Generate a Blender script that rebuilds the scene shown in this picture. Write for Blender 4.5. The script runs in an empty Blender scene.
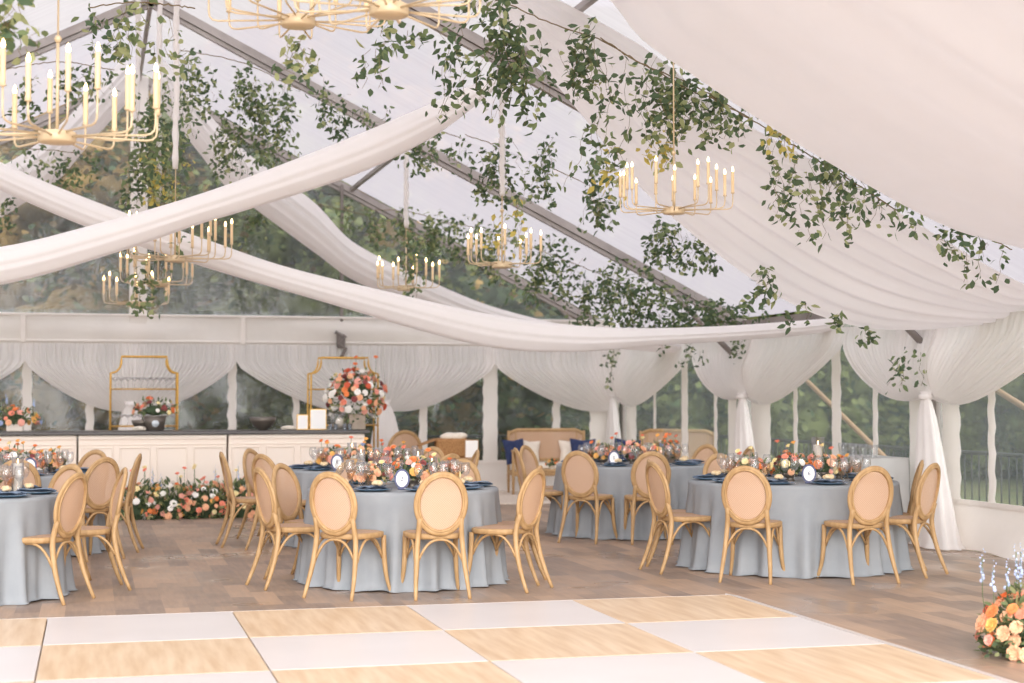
import bpy, bmesh, math, random
import numpy as np
from mathutils import Vector, Matrix
random.seed(7); rng = np.random.default_rng(7)
PI = math.pi
SC = bpy.context.scene
COL = SC.collection

# ------------------------------------------------------------------ camera
FPX, PITCH, YAW, HC = 1600.0, 0.0338, 0.2565, 1.5124
Fv = np.array([math.sin(YAW)*math.cos(PITCH), math.cos(YAW)*math.cos(PITCH), math.sin(PITCH)])
Rv = np.array([math.cos(YAW), -math.sin(YAW), 0.0]); Uv = np.cross(Rv, Fv)
cam = bpy.data.cameras.new('camera'); cam_ob = bpy.data.objects.new('camera', cam); COL.objects.link(cam_ob)
cam.sensor_width = 36; cam.lens = FPX/1024*36; cam.clip_end = 500
M = Matrix.Identity(4)
for i in range(3):
    M[i][0] = Rv[i]; M[i][1] = Uv[i]; M[i][2] = -Fv[i]
M[2][3] = HC
cam_ob.matrix_world = M
cam.dof.use_dof = True; cam.dof.focus_distance = 12.6; cam.dof.aperture_fstop = 1.8
SC.camera = cam_ob

def ray(px, py): return Fv + Rv*(px-512)/FPX - Uv*(py-341.5)/FPX
def gp(px, py, h=0):
    d = ray(px, py); return np.array([0, 0, HC]) + d*(h-HC)/d[2]
def aX(px, py, X):
    d = ray(px, py); return np.array([0, 0, HC]) + d*X/d[0]
def aY(px, py, Y):
    d = ray(px, py); return np.array([0, 0, HC]) + d*Y/d[1]

# ------------------------------------------------------------------ world, light, exposure
w = bpy.data.worlds.new('overcast_sky'); SC.world = w; w.use_nodes = True
nt = w.node_tree; nt.nodes.clear()
o = nt.nodes.new('ShaderNodeOutputWorld'); b = nt.nodes.new('ShaderNodeBackground')
tc = nt.nodes.new('ShaderNodeTexCoord'); sx = nt.nodes.new('ShaderNodeSeparateXYZ'); cr = nt.nodes.new('ShaderNodeValToRGB')
nt.links.new(tc.outputs['Generated'], sx.inputs[0]); nt.links.new(sx.outputs['Z'], cr.inputs[0])
cr.color_ramp.elements[0].position = 0.0; cr.color_ramp.elements[0].color = (0.86, 0.845, 0.84, 1)
cr.color_ramp.elements[1].position = 0.6; cr.color_ramp.elements[1].color = (1.0, 0.98, 0.975, 1)
nt.links.new(cr.outputs[0], b.inputs[0])
by = nt.nodes.new('ShaderNodeMapRange'); by.inputs[1].default_value = -0.7; by.inputs[2].default_value = 0.5
by.inputs[3].default_value = 3.1; by.inputs[4].default_value = 1.15          # overcast, made brighter behind the camera to light the tent interior
nt.links.new(sx.outputs['Y'], by.inputs[0]); nt.links.new(by.outputs[0], b.inputs[1])
nt.links.new(b.outputs[0], o.inputs[0])
sun = bpy.data.lights.new('sun', 'SUN'); sun.energy = 3.5; sun.angle = 0.9; sun.color = (1, 0.98, 0.965)
so = bpy.data.objects.new('sun', sun); COL.objects.link(so); so.rotation_euler = (math.radians(75), 0, math.radians(-8))
SC.view_settings.view_transform = 'Standard'; SC.view_settings.look = 'None'
SC.view_settings.gamma = 1; SC.view_settings.use_curve_mapping = False
SC.view_settings.exposure = 0.14
cy = SC.cycles
cy.use_denoising = True; cy.max_bounces = 12; cy.transparent_max_bounces = 24
cy.transmission_bounces = 8; cy.diffuse_bounces = 5; cy.glossy_bounces = 3
cy.caustics_reflective = False; cy.caustics_refractive = False; cy.sample_clamp_indirect = 6

# ------------------------------------------------------------------ materials
def s2l(c):
    return tuple(((x/255)/12.92 if x/255 <= 0.04045 else ((x/255+0.055)/1.055)**2.4) for x in c)
def rgb(*c): return (*s2l(c), 1)
MATS = {}
def mat(name, col, rough=0.6, metal=0, noise=None, nscale=20, bump=0, bscale=60, emis=None, estr=0, spec=0.5, stretch=None):
    m = bpy.data.materials.new(name); m.use_nodes = True; MATS[name] = m
    n = m.node_tree; p = n.nodes['Principled BSDF']
    p.inputs['Base Color'].default_value = rgb(*col); p.inputs['Roughness'].default_value = rough
    p.inputs['Metallic'].default_value = metal; p.inputs['Specular IOR Level'].default_value = spec
    t = n.nodes.new('ShaderNodeTexCoord'); mp = n.nodes.new('ShaderNodeMapping'); n.links.new(t.outputs['Object'], mp.inputs[0])
    if stretch: mp.inputs['Scale'].default_value = stretch
    if noise:
        nz = n.nodes.new('ShaderNodeTexNoise'); nz.inputs['Scale'].default_value = nscale; nz.inputs['Detail'].default_value = 4
        mx = n.nodes.new('ShaderNodeMix'); mx.data_type = 'RGBA'
        rp = n.nodes.new('ShaderNodeMapRange'); rp.inputs[1].default_value = 0.35; rp.inputs[2].default_value = 0.65
        n.links.new(mp.outputs[0], nz.inputs['Vector']); n.links.new(nz.outputs['Fac'], rp.inputs[0]); n.links.new(rp.outputs[0], mx.inputs[0])
        mx.inputs[6].default_value = rgb(*col); mx.inputs[7].default_value = rgb(*noise)
        n.links.new(mx.outputs[2], p.inputs['Base Color'])
    if bump:
        nb = n.nodes.new('ShaderNodeTexNoise'); nb.inputs['Scale'].default_value = bscale
        bp = n.nodes.new('ShaderNodeBump'); bp.inputs['Strength'].default_value = bump; bp.inputs['Distance'].default_value = 0.01
        n.links.new(mp.outputs[0], nb.inputs['Vector']); n.links.new(nb.outputs['Fac'], bp.inputs['Height']); n.links.new(bp.outputs[0], p.inputs['Normal'])
    if emis:
        p.inputs['Emission Color'].default_value = rgb(*emis); p.inputs['Emission Strength'].default_value = estr
    return m
def fabric(name, col, transl=0.45, transp=0.0, rough=1.0, nscale=6, noise_amt=0.05, stretch=(1, 1, 1), bump=0.0):
    m = bpy.data.materials.new(name); m.use_nodes = True; MATS[name] = m
    n = m.node_tree; n.nodes.clear(); L = n.links.new
    out = n.nodes.new('ShaderNodeOutputMaterial'); d = n.nodes.new('ShaderNodeBsdfDiffuse'); tr = n.nodes.new('ShaderNodeBsdfTranslucent')
    mx = n.nodes.new('ShaderNodeMixShader'); mx.inputs[0].default_value = transl
    t = n.nodes.new('ShaderNodeTexCoord'); mp = n.nodes.new('ShaderNodeMapping'); mp.inputs['Scale'].default_value = stretch
    nz = n.nodes.new('ShaderNodeTexNoise'); nz.inputs['Scale'].default_value = nscale; nz.inputs['Detail'].default_value = 5
    L(t.outputs['Object'], mp.inputs[0]); L(mp.outputs[0], nz.inputs['Vector'])
    cm = n.nodes.new('ShaderNodeMix'); cm.data_type = 'RGBA'; L(nz.outputs['Fac'], cm.inputs[0])
    c = s2l(col); cm.inputs[6].default_value = (*[max(0, x*(1-noise_amt)) for x in c], 1); cm.inputs[7].default_value = (*[min(1, x*(1+noise_amt)) for x in c], 1)
    L(cm.outputs[2], d.inputs['Color']); L(cm.outputs[2], tr.inputs['Color'])
    L(d.outputs[0], mx.inputs[1]); L(tr.outputs[0], mx.inputs[2]); last = mx
    if bump:
        bp = n.nodes.new('ShaderNodeBump'); bp.inputs['Strength'].default_value = bump; bp.inputs['Distance'].default_value = 0.02
        L(nz.outputs['Fac'], bp.inputs['Height']); L(bp.outputs[0], d.inputs['Normal']); L(bp.outputs[0], tr.inputs['Normal'])
    if transp:
        tp = n.nodes.new('ShaderNodeBsdfTransparent'); m2 = n.nodes.new('ShaderNodeMixShader'); m2.inputs[0].default_value = transp
        L(mx.outputs[0], m2.inputs[1]); L(tp.outputs[0], m2.inputs[2]); last = m2
    L(last.outputs[0], out.inputs[0])
    return m
def vinyl(name, tint, haze, hazecol, gloss=0.1, rough=0.08, nscale=3, stretch=(1, 1, 1), hv=0.08):
    m = bpy.data.materials.new(name); m.use_nodes = True; MATS[name] = m
    n = m.node_tree; n.nodes.clear(); L = n.links.new
    out = n.nodes.new('ShaderNodeOutputMaterial'); tp = n.nodes.new('ShaderNodeBsdfTransparent'); tp.inputs[0].default_value = (*tint, 1)
    g = n.nodes.new('ShaderNodeBsdfGlossy'); g.inputs['Roughness'].default_value = rough
    d = n.nodes.new('ShaderNodeBsdfTranslucent'); d.inputs[0].default_value = rgb(*hazecol)
    t = n.nodes.new('ShaderNodeTexCoord'); mp = n.nodes.new('ShaderNodeMapping'); mp.inputs['Scale'].default_value = stretch
    nz = n.nodes.new('ShaderNodeTexNoise'); nz.inputs['Scale'].default_value = nscale; nz.inputs['Detail'].default_value = 6; nz.inputs['Distortion'].default_value = 0.6
    L(t.outputs['Object'], mp.inputs[0]); L(mp.outputs[0], nz.inputs['Vector'])
    mr = n.nodes.new('ShaderNodeMapRange'); mr.inputs[1].default_value = 0.35; mr.inputs[2].default_value = 0.75
    mr.inputs[3].default_value = haze; mr.inputs[4].default_value = haze+hv; L(nz.outputs['Fac'], mr.inputs[0])
    bp = n.nodes.new('ShaderNodeBump'); bp.inputs['Strength'].default_value = 0.6; bp.inputs['Distance'].default_value = 0.05
    L(nz.outputs['Fac'], bp.inputs['Height']); L(bp.outputs[0], g.inputs['Normal'])
    a = n.nodes.new('ShaderNodeMixShader'); L(mr.outputs[0], a.inputs[0]); L(tp.outputs[0], a.inputs[1]); L(d.outputs[0], a.inputs[2])
    c = n.nodes.new('ShaderNodeMixShader'); c.inputs[0].default_value = gloss; L(a.outputs[0], c.inputs[1]); L(g.outputs[0], c.inputs[2])
    L(c.outputs[0], out.inputs[0])
    return m
def glassmat(name, tint=(0.97, 0.97, 0.97), gloss=0.22):
    m = bpy.data.materials.new(name); m.use_nodes = True; MATS[name] = m
    n = m.node_tree; n.nodes.clear(); L = n.links.new
    out = n.nodes.new('ShaderNodeOutputMaterial'); tp = n.nodes.new('ShaderNodeBsdfTransparent'); tp.inputs[0].default_value = (*tint, 1)
    g = n.nodes.new('ShaderNodeBsdfGlossy'); g.inputs['Roughness'].default_value = 0.12
    lw = n.nodes.new('ShaderNodeLayerWeight'); lw.inputs[0].default_value = 0.5
    mr = n.nodes.new('ShaderNodeMapRange'); mr.inputs[3].default_value = gloss*0.35; mr.inputs[4].default_value = min(1, gloss*3); L(lw.outputs['Facing'], mr.inputs[0])
    c = n.nodes.new('ShaderNodeMixShader'); L(mr.outputs[0], c.inputs[0]); L(tp.outputs[0], c.inputs[1]); L(g.outputs[0], c.inputs[2])
    L(c.outputs[0], out.inputs[0])
    return m

mat('oak', (190, 155, 111), 0.55, noise=(172, 137, 93), nscale=9, stretch=(3, 3, 1))
mat('brass', (216, 194, 160), 0.45, 0.15)
mat('gold', (214, 168, 84), 0.35, 0.7)
mat('candle', (234, 206, 164), 0.5)
mat('bulb', (255, 240, 210), 0.4, emis=(255, 214, 150), estr=9)
mat('pale_wax', (244, 236, 224), 0.6)
mat('alu', (172, 164, 160), 0.45, 0.25, noise=(150, 142, 138), nscale=8, stretch=(0.3, 0.3, 0.3))
mat('alu_dark', (128, 120, 116), 0.5, 0.2)
fabric('white_vinyl', (250, 244, 239), 0.22, 0, nscale=2.5, noise_amt=0.06, bump=0.5)
fabric('sheer', (252, 248, 246), 0.36, 0.06, nscale=5, noise_amt=0.03)
fabric('swag_cloth', (250, 247, 246), 0.42, 0.02, nscale=4, noise_amt=0.02)
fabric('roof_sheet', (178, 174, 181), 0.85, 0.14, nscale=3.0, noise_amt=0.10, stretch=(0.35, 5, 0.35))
vinyl('clear_vinyl', (0.90, 0.94, 0.93), 0.22, (190, 200, 205), 0.045, 0.15, 2.2, (1, 1, 0.35))
vinyl('gable_vinyl', (0.90, 0.93, 0.95), 0.20, (190, 200, 210), 0.06, 0.18, 3.0, (1, 1, 0.5), 0.10)
mat('linen', (154, 158, 162), 0.85, noise=(146, 151, 156), nscale=5, bump=0.15, bscale=200)
mat('bar_paint', (240, 228, 216), 0.5)
mat('bar_top', (62, 56, 54), 0.3)
mat('navy', (34, 46, 84), 0.8, noise=(44, 58, 98), nscale=15)
mat('cream', (236, 226, 212), 0.85, noise=(226, 214, 200), nscale=12)
mat('plate_blue', (98, 126, 150), 0.25)
mat('plate_rim', (206, 214, 220), 0.2)
mat('napkin', (126, 142, 162), 0.85, noise=(106, 124, 148), nscale=20)
mat('favour', (226, 196, 150), 0.7, noise=(238, 216, 180), nscale=30)
mat('card', (246, 244, 242), 0.7)
mat('ink', (70, 76, 104), 0.7)
mat('frame_navy', (82, 86, 120), 0.5)
mat('pewter', (120, 112, 104), 0.35, 0.6)
mat('taupe', (176, 160, 144), 0.6, noise=(160, 144, 128), nscale=10)
mat('stem', (122, 104, 74), 0.8)
mat('wicker', (182, 136, 88), 0.75, noise=(150, 106, 62), nscale=60, bump=0.8, bscale=90)
mat('dark_metal', (46, 46, 46), 0.5)
mat('timber', (176, 140, 104), 0.7)
mat('grass_mat', (96, 108, 70), 0.95, noise=(120, 118, 78), nscale=2)
mat('bark', (92, 78, 66), 0.9)
mat('rug_mat', (228, 214, 200), 0.95, noise=(214, 200, 186), nscale=25)
glassmat('glass', (.985, .985, .985), .13); glassmat('amber_glass', (0.97, 0.86, 0.74), 0.14); glassmat('blue_glass', (0.72, 0.82, 0.92), 0.25)
def leafmat(name, c1, c2, tr=0.35):
    return fabric(name, c1, tr, 0, nscale=4, noise_amt=0.28)
leafmat('leaf_dark', (96, 114, 88), None, 0.35); leafmat('leaf_mid', (128, 144, 104), None, 0.45); leafmat('leaf_light', (178, 184, 136), None, 0.5); leafmat('leaf_yellow', (212, 196, 112), None, 0.5)
for nm, c in dict(orange=(240, 142, 84), peach=(242, 184, 146), pink=(238, 172, 154), coral=(238, 146, 120), rust=(206, 96, 66), wine=(140, 72, 70), butter=(248, 224, 172), ivory=(250, 242, 230), blue=(170, 184, 216), gold_f=(244, 186, 104)).items():
    mat('petal_'+nm, c, 0.8, noise=tuple(min(255, int(x*1.08)+6) for x in c), nscale=18)

# cane weave: fine grid pattern, a little see-through
def cane(name, sc):
    m = bpy.data.materials.new(name); m.use_nodes = True; MATS[name] = m
    n = m.node_tree; p = n.nodes['Principled BSDF']; L = n.links.new
    p.inputs['Roughness'].default_value = 0.7
    t = n.nodes.new('ShaderNodeTexCoord'); mp = n.nodes.new('ShaderNodeMapping'); mp.inputs['Scale'].default_value = (1, 0, 1)
    L(t.outputs['Object'], mp.inputs[0])
    ck = n.nodes.new('ShaderNodeTexChecker'); ck.inputs['Scale'].default_value = 110
    ck.inputs[1].default_value = rgb(212, 178, 150); ck.inputs[2].default_value = rgb(198, 160, 130)
    L(mp.outputs[0], ck.inputs[0]); L(ck.outputs[0], p.inputs['Base Color'])
    nz = n.nodes.new('ShaderNodeTexNoise'); nz.inputs['Scale'].default_value = 14; L(t.outputs['Object'], nz.inputs['Vector'])
    p.inputs['Alpha'].default_value = 0.88
    return m
cane('cane', (1, 1, 1))

# floor: short brown planks, damp sheen
def floor_mat():
    m = bpy.data.materials.new('floor_planks'); m.use_nodes = True; MATS['floor_planks'] = m
    n = m.node_tree; p = n.nodes['Principled BSDF']; L = n.links.new
    t = n.nodes.new('ShaderNodeTexCoord'); sp = n.nodes.new('ShaderNodeSeparateXYZ'); cb = n.nodes.new('ShaderNodeCombineXYZ')
    L(t.outputs['Object'], sp.inputs[0]); L(sp.outputs['Y'], cb.inputs[0]); L(sp.outputs['X'], cb.inputs[1])
    br = n.nodes.new('ShaderNodeTexBrick'); L(cb.outputs[0], br.inputs['Vector'])
    br.inputs['Scale'].default_value = 1; br.inputs['Brick Width'].default_value = 0.78; br.inputs['Row Height'].default_value = 0.17
    br.inputs['Mortar Size'].default_value = 0.0; br.offset = 0.37; br.inputs['Bias'].default_value = -0.15
    br.inputs['Color1'].default_value = rgb(140, 122, 110); br.inputs['Color2'].default_value = rgb(204, 172, 144); br.inputs['Mortar'].default_value = rgb(110, 92, 80)
    nz = n.nodes.new('ShaderNodeTexNoise'); nz.inputs['Scale'].default_value = 0.8; nz.inputs['Detail'].default_value = 2; L(t.outputs['Object'], nz.inputs['Vector'])
    mp = n.nodes.new('ShaderNodeMapping'); mp.inputs['Scale'].default_value = (14, 1.6, 1); L(t.outputs['Object'], mp.inputs[0])
    n2 = n.nodes.new('ShaderNodeTexNoise'); n2.inputs['Scale'].default_value = 2.0; n2.inputs['Detail'].default_value = 5; L(mp.outputs[0], n2.inputs['Vector'])
    r1 = n.nodes.new('ShaderNodeMapRange'); r1.inputs[1].default_value = 0.3; r1.inputs[2].default_value = 0.7; r1.inputs[3].default_value = 0.0; r1.inputs[4].default_value = 1.0; L(n2.outputs['Fac'], r1.inputs[0])
    mx = n.nodes.new('ShaderNodeMix'); mx.data_type = 'RGBA'; mx.inputs[0].default_value = 0.35; mx.blend_type = 'MIX'
    c2 = n.nodes.new('ShaderNodeMix'); c2.data_type = 'RGBA'; L(r1.outputs[0], c2.inputs[0]); c2.inputs[6].default_value = rgb(124, 114, 108); c2.inputs[7].default_value = rgb(184, 158, 136)
    L(br.outputs['Color'], mx.inputs[6]); L(c2.outputs[2], mx.inputs[7]); L(mx.outputs[2], p.inputs['Base Color'])
    rr = n.nodes.new('ShaderNodeMapRange'); rr.inputs[1].default_value = 0.36; rr.inputs[2].default_value = 0.6; rr.inputs[3].default_value = 0.24; rr.inputs[4].default_value = 0.6
    L(nz.outputs['Fac'], rr.inputs[0]); L(rr.outputs[0], p.inputs['Roughness'])
    p.inputs['Specular IOR Level'].default_value = 0.45
    return m
floor_mat()
def tile_oak():
    m = bpy.data.materials.new('tile_oak'); m.use_nodes = True; MATS['tile_oak'] = m
    n = m.node_tree; p = n.nodes['Principled BSDF']; L = n.links.new
    t = n.nodes.new('ShaderNodeTexCoord'); mp = n.nodes.new('ShaderNodeMapping'); mp.inputs['Scale'].default_value = (9, 0.9, 1)
    L(t.outputs['Object'], mp.inputs[0]); nz = n.nodes.new('ShaderNodeTexNoise'); nz.inputs['Scale'].default_value = 1.6; nz.inputs['Detail'].default_value = 6; L(mp.outputs[0], nz.inputs['Vector'])
    cr = n.nodes.new('ShaderNodeValToRGB'); cr.color_ramp.elements[0].position = 0.32; cr.color_ramp.elements[0].color = rgb(204, 172, 136)
    cr.color_ramp.elements[1].position = 0.68; cr.color_ramp.elements[1].color = rgb(228, 204, 174); L(nz.outputs['Fac'], cr.inputs[0]); L(cr.outputs[0], p.inputs['Base Color'])
    p.inputs['Roughness'].default_value = 0.38
tile_oak()
mat('tile_white', (222, 216, 214), 0.32, noise=(218, 212, 210), nscale=1.5)
mat('seam_grey', (150, 140, 132), 0.5, 0.3)
# forest crowns seen through the vinyl
for nm, c in dict(forest_dark=(92, 110, 78), forest_mid=(132, 140, 88), forest_rust=(176, 146, 92), forest_teal=(104, 128, 108)).items():
    mat(nm, c, 1.0, noise=tuple(int(x*0.62) for x in c), nscale=1.6, bump=1.0, bscale=2.5, spec=0)

# ------------------------------------------------------------------ mesh helpers
class MB:
    def __init__(s): s.v = []; s.f = []; s.sm = []; s.mi = []
    def add(s, vs, fs, smooth=False, mi=0):
        k = len(s.v); s.v += [tuple(map(float, p)) for p in vs]
        for f in fs: s.f.append(tuple(i+k for i in f)); s.sm.append(smooth); s.mi.append(mi)
        return s
    def box(s, c, d, rot=0, bev=0, mi=0):
        x, y, z = [k/2 for k in d]; cs, sn = math.cos(rot), math.sin(rot)
        b = min(bev, x*.9, y*.9, z*.9)
        if b <= 0:
            P = [(i*x, j*y, k*z) for k in (-1, 1) for i, j in ((-1, -1), (1, -1), (1, 1), (-1, 1))]
            F = [(3, 2, 1, 0), (4, 5, 6, 7), (0, 1, 5, 4), (1, 2, 6, 5), (2, 3, 7, 6), (3, 0, 4, 7)]
        else:   # chamfered top, bottom and corners
            P = []
            for k, ins in ((-z, b), (-z+b, 0), (z-b, 0), (z, b)):
                X, Y = x-ins, y-ins; c2 = min(b, X*.9, Y*.9)
                P += [(-X+c2, -Y, k), (X-c2, -Y, k), (X, -Y+c2, k), (X, Y-c2, k), (X-c2, Y, k), (-X+c2, Y, k), (-X, Y-c2, k), (-X, -Y+c2, k)]
            F = [tuple(range(7, -1, -1)), tuple(range(24, 32))]
            for L in range(3):
                for i in range(8):
                    j = (i+1) % 8; F.append((L*8+i, L*8+j, L*8+8+j, L*8+8+i))
        s.add([(c[0]+p[0]*cs-p[1]*sn, c[1]+p[0]*sn+p[1]*cs, c[2]+p[2]) for p in P], F, False, mi)
        return s
    def tube(s, pts, r, seg=8, flat=1.0, closed=False, up=(0, 0, 1), mi=0):
        pts = [Vector(p) for p in pts]; n = len(pts)
        rr = r if isinstance(r, (list, tuple)) else [r]*n
        V = []; F = []
        prev = None
        for i, p in enumerate(pts):
            if closed: t = pts[(i+1) % n]-pts[i-1]
            else: t = pts[min(i+1, n-1)]-pts[max(i-1, 0)]
            t.normalize()
            if prev is None:
                u = Vector(up)
                if abs(t.dot(u)) > .95: u = Vector((1, 0, 0)) if abs(t.x) < .9 else Vector((0, 1, 0))
                a = t.cross(u).normalized()
            else:
                a = (prev-t*prev.dot(t)).normalized()
            prev = a; bb = t.cross(a)
            for k in range(seg):
                an = 2*PI*k/seg; V.append(p+a*(rr[i]*math.cos(an))+bb*(rr[i]*flat*math.sin(an)))
        m = n if closed else n-1
        for i in range(m):
            for k in range(seg):
                a0 = i*seg+k; a1 = i*seg+(k+1) % seg; b0 = ((i+1) % n)*seg+k; b1 = ((i+1) % n)*seg+(k+1) % seg
                F.append((a0, a1, b1, b0))
        if not closed: F += [tuple(range(seg-1, -1, -1)), tuple(range((n-1)*seg, n*seg))]
        s.add(V, F, True, mi); return s
    def lathe(s, prof, seg=20, c=(0, 0, 0), wob=None, cap=True, mi=0):
        V = []; F = []
        for j, (r, z) in enumerate(prof):
            for k in range(seg):
                a = 2*PI*k/seg; q = r if wob is None else wob(a, j, r)
                V.append((c[0]+q*math.cos(a), c[1]+q*math.sin(a), c[2]+z))
        for j in range(len(prof)-1):
            for k in range(seg):
                k2 = (k+1) % seg; F.append((j*seg+k, j*seg+k2, (j+1)*seg+k2, (j+1)*seg+k))
        if cap: F += [tuple(range(seg-1, -1, -1)), tuple(range((len(prof)-1)*seg, len(prof)*seg))]
        s.add(V, F, True, mi); return s
    def grid(s, P, nu, nv, smooth=True, wrap=False, mi=0):   # P list of nu*nv points
        F = []
        for i in range(nu-1):
            for j in range(nv if wrap else nv-1):
                j2 = (j+1) % nv; F.append((i*nv+j, (i+1)*nv+j, (i+1)*nv+j2, i*nv+j2))
        s.add(P, F, smooth, mi); return s
    def ball(s, c, r, seg=10, rings=7, mi=0):
        rx, ry, rz = (r, r, r) if not isinstance(r, (tuple, list)) else r
        V = []; F = []
        for i in range(rings+1):
            th = PI*i/rings
            for k in range(seg):
                a = 2*PI*k/seg; V.append((c[0]+rx*max(math.sin(th), .02)*math.cos(a), c[1]+ry*max(math.sin(th), .02)*math.sin(a), c[2]+rz*math.cos(th)))
        for i in range(rings):
            for k in range(seg):
                F.append((i*seg+k, (i+1)*seg+k, (i+1)*seg+(k+1) % seg, i*seg+(k+1) % seg))
        F += [tuple(range(seg)), tuple(range((rings+1)*seg-1, rings*seg-1, -1))]
        s.add(V, F, True, mi); return s
    def mesh(s, name, mats):
        me = bpy.data.meshes.new(name); me.from_pydata(s.v, [], s.f)
        for m in (mats if isinstance(mats, (list, tuple)) else [mats]): me.materials.append(MATS[m])
        me.polygons.foreach_set('use_smooth', s.sm); me.polygons.foreach_set('material_index', s.mi)
        me.update(); return me
    def build(s, name, mats, parent=None, loc=None, rz=None):
        o = bpy.data.objects.new(name, s.mesh(name, mats)); COL.objects.link(o)
        if parent is not None: o.parent = parent
        if loc is not None: o.location = loc
        if rz is not None: o.rotation_euler = (0, 0, rz)
        return o
def tag(o, label=None, cat=None, group=None, kind=None):
    if label: o['label'] = label
    if cat: o['category'] = cat
    if group: o['group'] = group
    if kind: o['kind'] = kind
    return o
def thing(name, label, cat, loc=(0, 0, 0), rz=0, group=None):
    o = bpy.data.objects.new(name, None); COL.objects.link(o); o.empty_display_size = 0.1
    o.location = loc; o.rotation_euler = (0, 0, rz); return tag(o, label, cat, group)
KIDS = {}
def copy_tree(o, parent=None):
    c = o.copy(); COL.objects.link(c)
    if parent is not None: c.parent = parent
    for ch in KIDS.get(o.name) or list(o.children): copy_tree(ch, c)
    return c
def part_of(name, me, parent, loc=(0, 0, 0), rot=(0, 0, 0), sc=(1, 1, 1)):
    o = bpy.data.objects.new(name, me); COL.objects.link(o); o.parent = parent
    o.location = loc; o.rotation_euler = rot; o.scale = sc; return o
def top(name, me, label, cat, loc, rot=(0, 0, 0), sc=(1, 1, 1), group=None):
    o = bpy.data.objects.new(name, me); COL.objects.link(o); o.location = loc; o.rotation_euler = rot; o.scale = sc
    return tag(o, label, cat, group)
def struct(name, mb, m): return tag(mb.build(name, m), kind='structure')
def interp(pts, n):      # resample a polyline by a smooth curve on arc length
    P = np.array(pts, float); d = np.r_[0, np.cumsum(np.linalg.norm(np.diff(P, axis=0), axis=1))]; t = d/d[-1]
    u = np.linspace(0, 1, n); out = np.zeros((n, P.shape[1]))
    m = np.zeros_like(P)
    for i in range(len(P)):
        a, c = max(i-1, 0), min(i+1, len(P)-1); m[i] = (P[c]-P[a])/(t[c]-t[a])
    for k, x in enumerate(u):
        i = min(np.searchsorted(t, x, side='right')-1, len(P)-2); h = t[i+1]-t[i]; s = (x-t[i])/h
        out[k] = (2*s**3-3*s**2+1)*P[i]+(s**3-2*s**2+s)*h*m[i]+(-2*s**3+3*s**2)*P[i+1]+(s**3-s**2)*h*m[i+1]
    return out

# ------------------------------------------------------------------ tent shell
XC, XL, XR = 0.65, -7.1, 8.4
YB = 24.8; FRAMES = [24.8, 19.8, 14.8, 9.8]; YN = 4.6
EAVE, RIDGE = 2.5, 6.38
def roof(X): return RIDGE-(RIDGE-EAVE)/(XR-XC)*abs(X-XC)
f = MB(); f.box((0.65, 9, -0.05), (17, 33, 0.1)); struct('floor', f, 'floor_planks')
g = MB(); g.box((0, 60, -0.45), (400, 300, 0.6)); struct('ground_outside', g, 'grass_mat')
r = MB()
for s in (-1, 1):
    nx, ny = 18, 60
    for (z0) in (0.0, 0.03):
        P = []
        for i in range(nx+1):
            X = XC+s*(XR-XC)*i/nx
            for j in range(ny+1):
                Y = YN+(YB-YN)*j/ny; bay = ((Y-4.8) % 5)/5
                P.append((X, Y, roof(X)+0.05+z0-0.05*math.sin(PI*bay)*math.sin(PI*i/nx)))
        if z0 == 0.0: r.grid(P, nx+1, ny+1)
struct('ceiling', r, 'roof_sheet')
k = 0
for Y in FRAMES:                                   # aluminium portal frames, one per bay line
    k += 1; m = MB()
    for s in (-1, 1):
        a = Vector((XC, Y, RIDGE-0.06)); b_ = Vector((XC+s*(XR-XC), Y, EAVE-0.06)); d = (b_-a).normalized(); nrm = Vector((-d.z, 0, d.x))*s
        for (off, wd, th) in ((0, 0.13, 0.05), (-0.055, 0.07, 0.05), (0.05, 0.09, 0.05)):
            q = nrm*off; V = []
            for p in (a, b_):
                for sy, sn in ((-1, -1), (1, -1), (1, 1), (-1, 1)): V.append(p+q+Vector((0, sy*wd/2, 0))+nrm*(sn*th/2))
            m.add(V, [(0, 1, 2, 3), (7, 6, 5, 4), (0, 4, 5, 1), (1, 5, 6, 2), (2, 6, 7, 3), (3, 7, 4, 0)])
        m.box((XC+s*(XR-XC), Y, EAVE/2), (0.12, 0.14, EAVE))
        # knee brace from leg to rafter
        kx = XC+s*(XR-XC); p0 = Vector((kx-s*0.04, Y, 1.93)); p1 = Vector((kx-s*1.15, Y, roof(kx-s*1.15)-0.1))
        m.tube([p0, p1], 0.038, 6)
    struct('trim_%d' % k, m, 'alu')
for s in (-1, 0, 1):                                # purlins along the tent
    k += 1; X = XC+s*3.25; m = MB(); m.box((X, (YB+YN)/2, roof(X)-0.02-(0.05 if s == 0 else 0)), (0.055, YB-YN, 0.055)); struct('trim_%d' % k, m, 'alu')
for s in (-1, 1):
    k += 1; X = XC+s*(XR-XC); m = MB(); m.box((X, (YB+YN)/2, EAVE-0.05), (0.1, YB-YN, 0.12)); struct('trim_%d' % k, m, 'alu')
# gable: uprights and cross cable
for px, wd in ((138, 0.26), (341, 0.05)):
    k += 1; X = aY(px, 300, YB)[0]; m = MB(); m.box((X, YB-0.05, (2.3+roof(X))/2), (wd, 0.07, roof(X)-2.35), bev=0.01); struct('trim_%d' % k, m, 'white_vinyl' if wd > .1 else 'alu_dark')
k += 1; X = XC-2.9; m = MB(); m.box((X, YB-0.05, (2.3+roof(X))/2), (0.05, 0.07, roof(X)-2.35)); struct('trim_%d' % k, m, 'alu_dark')
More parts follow.
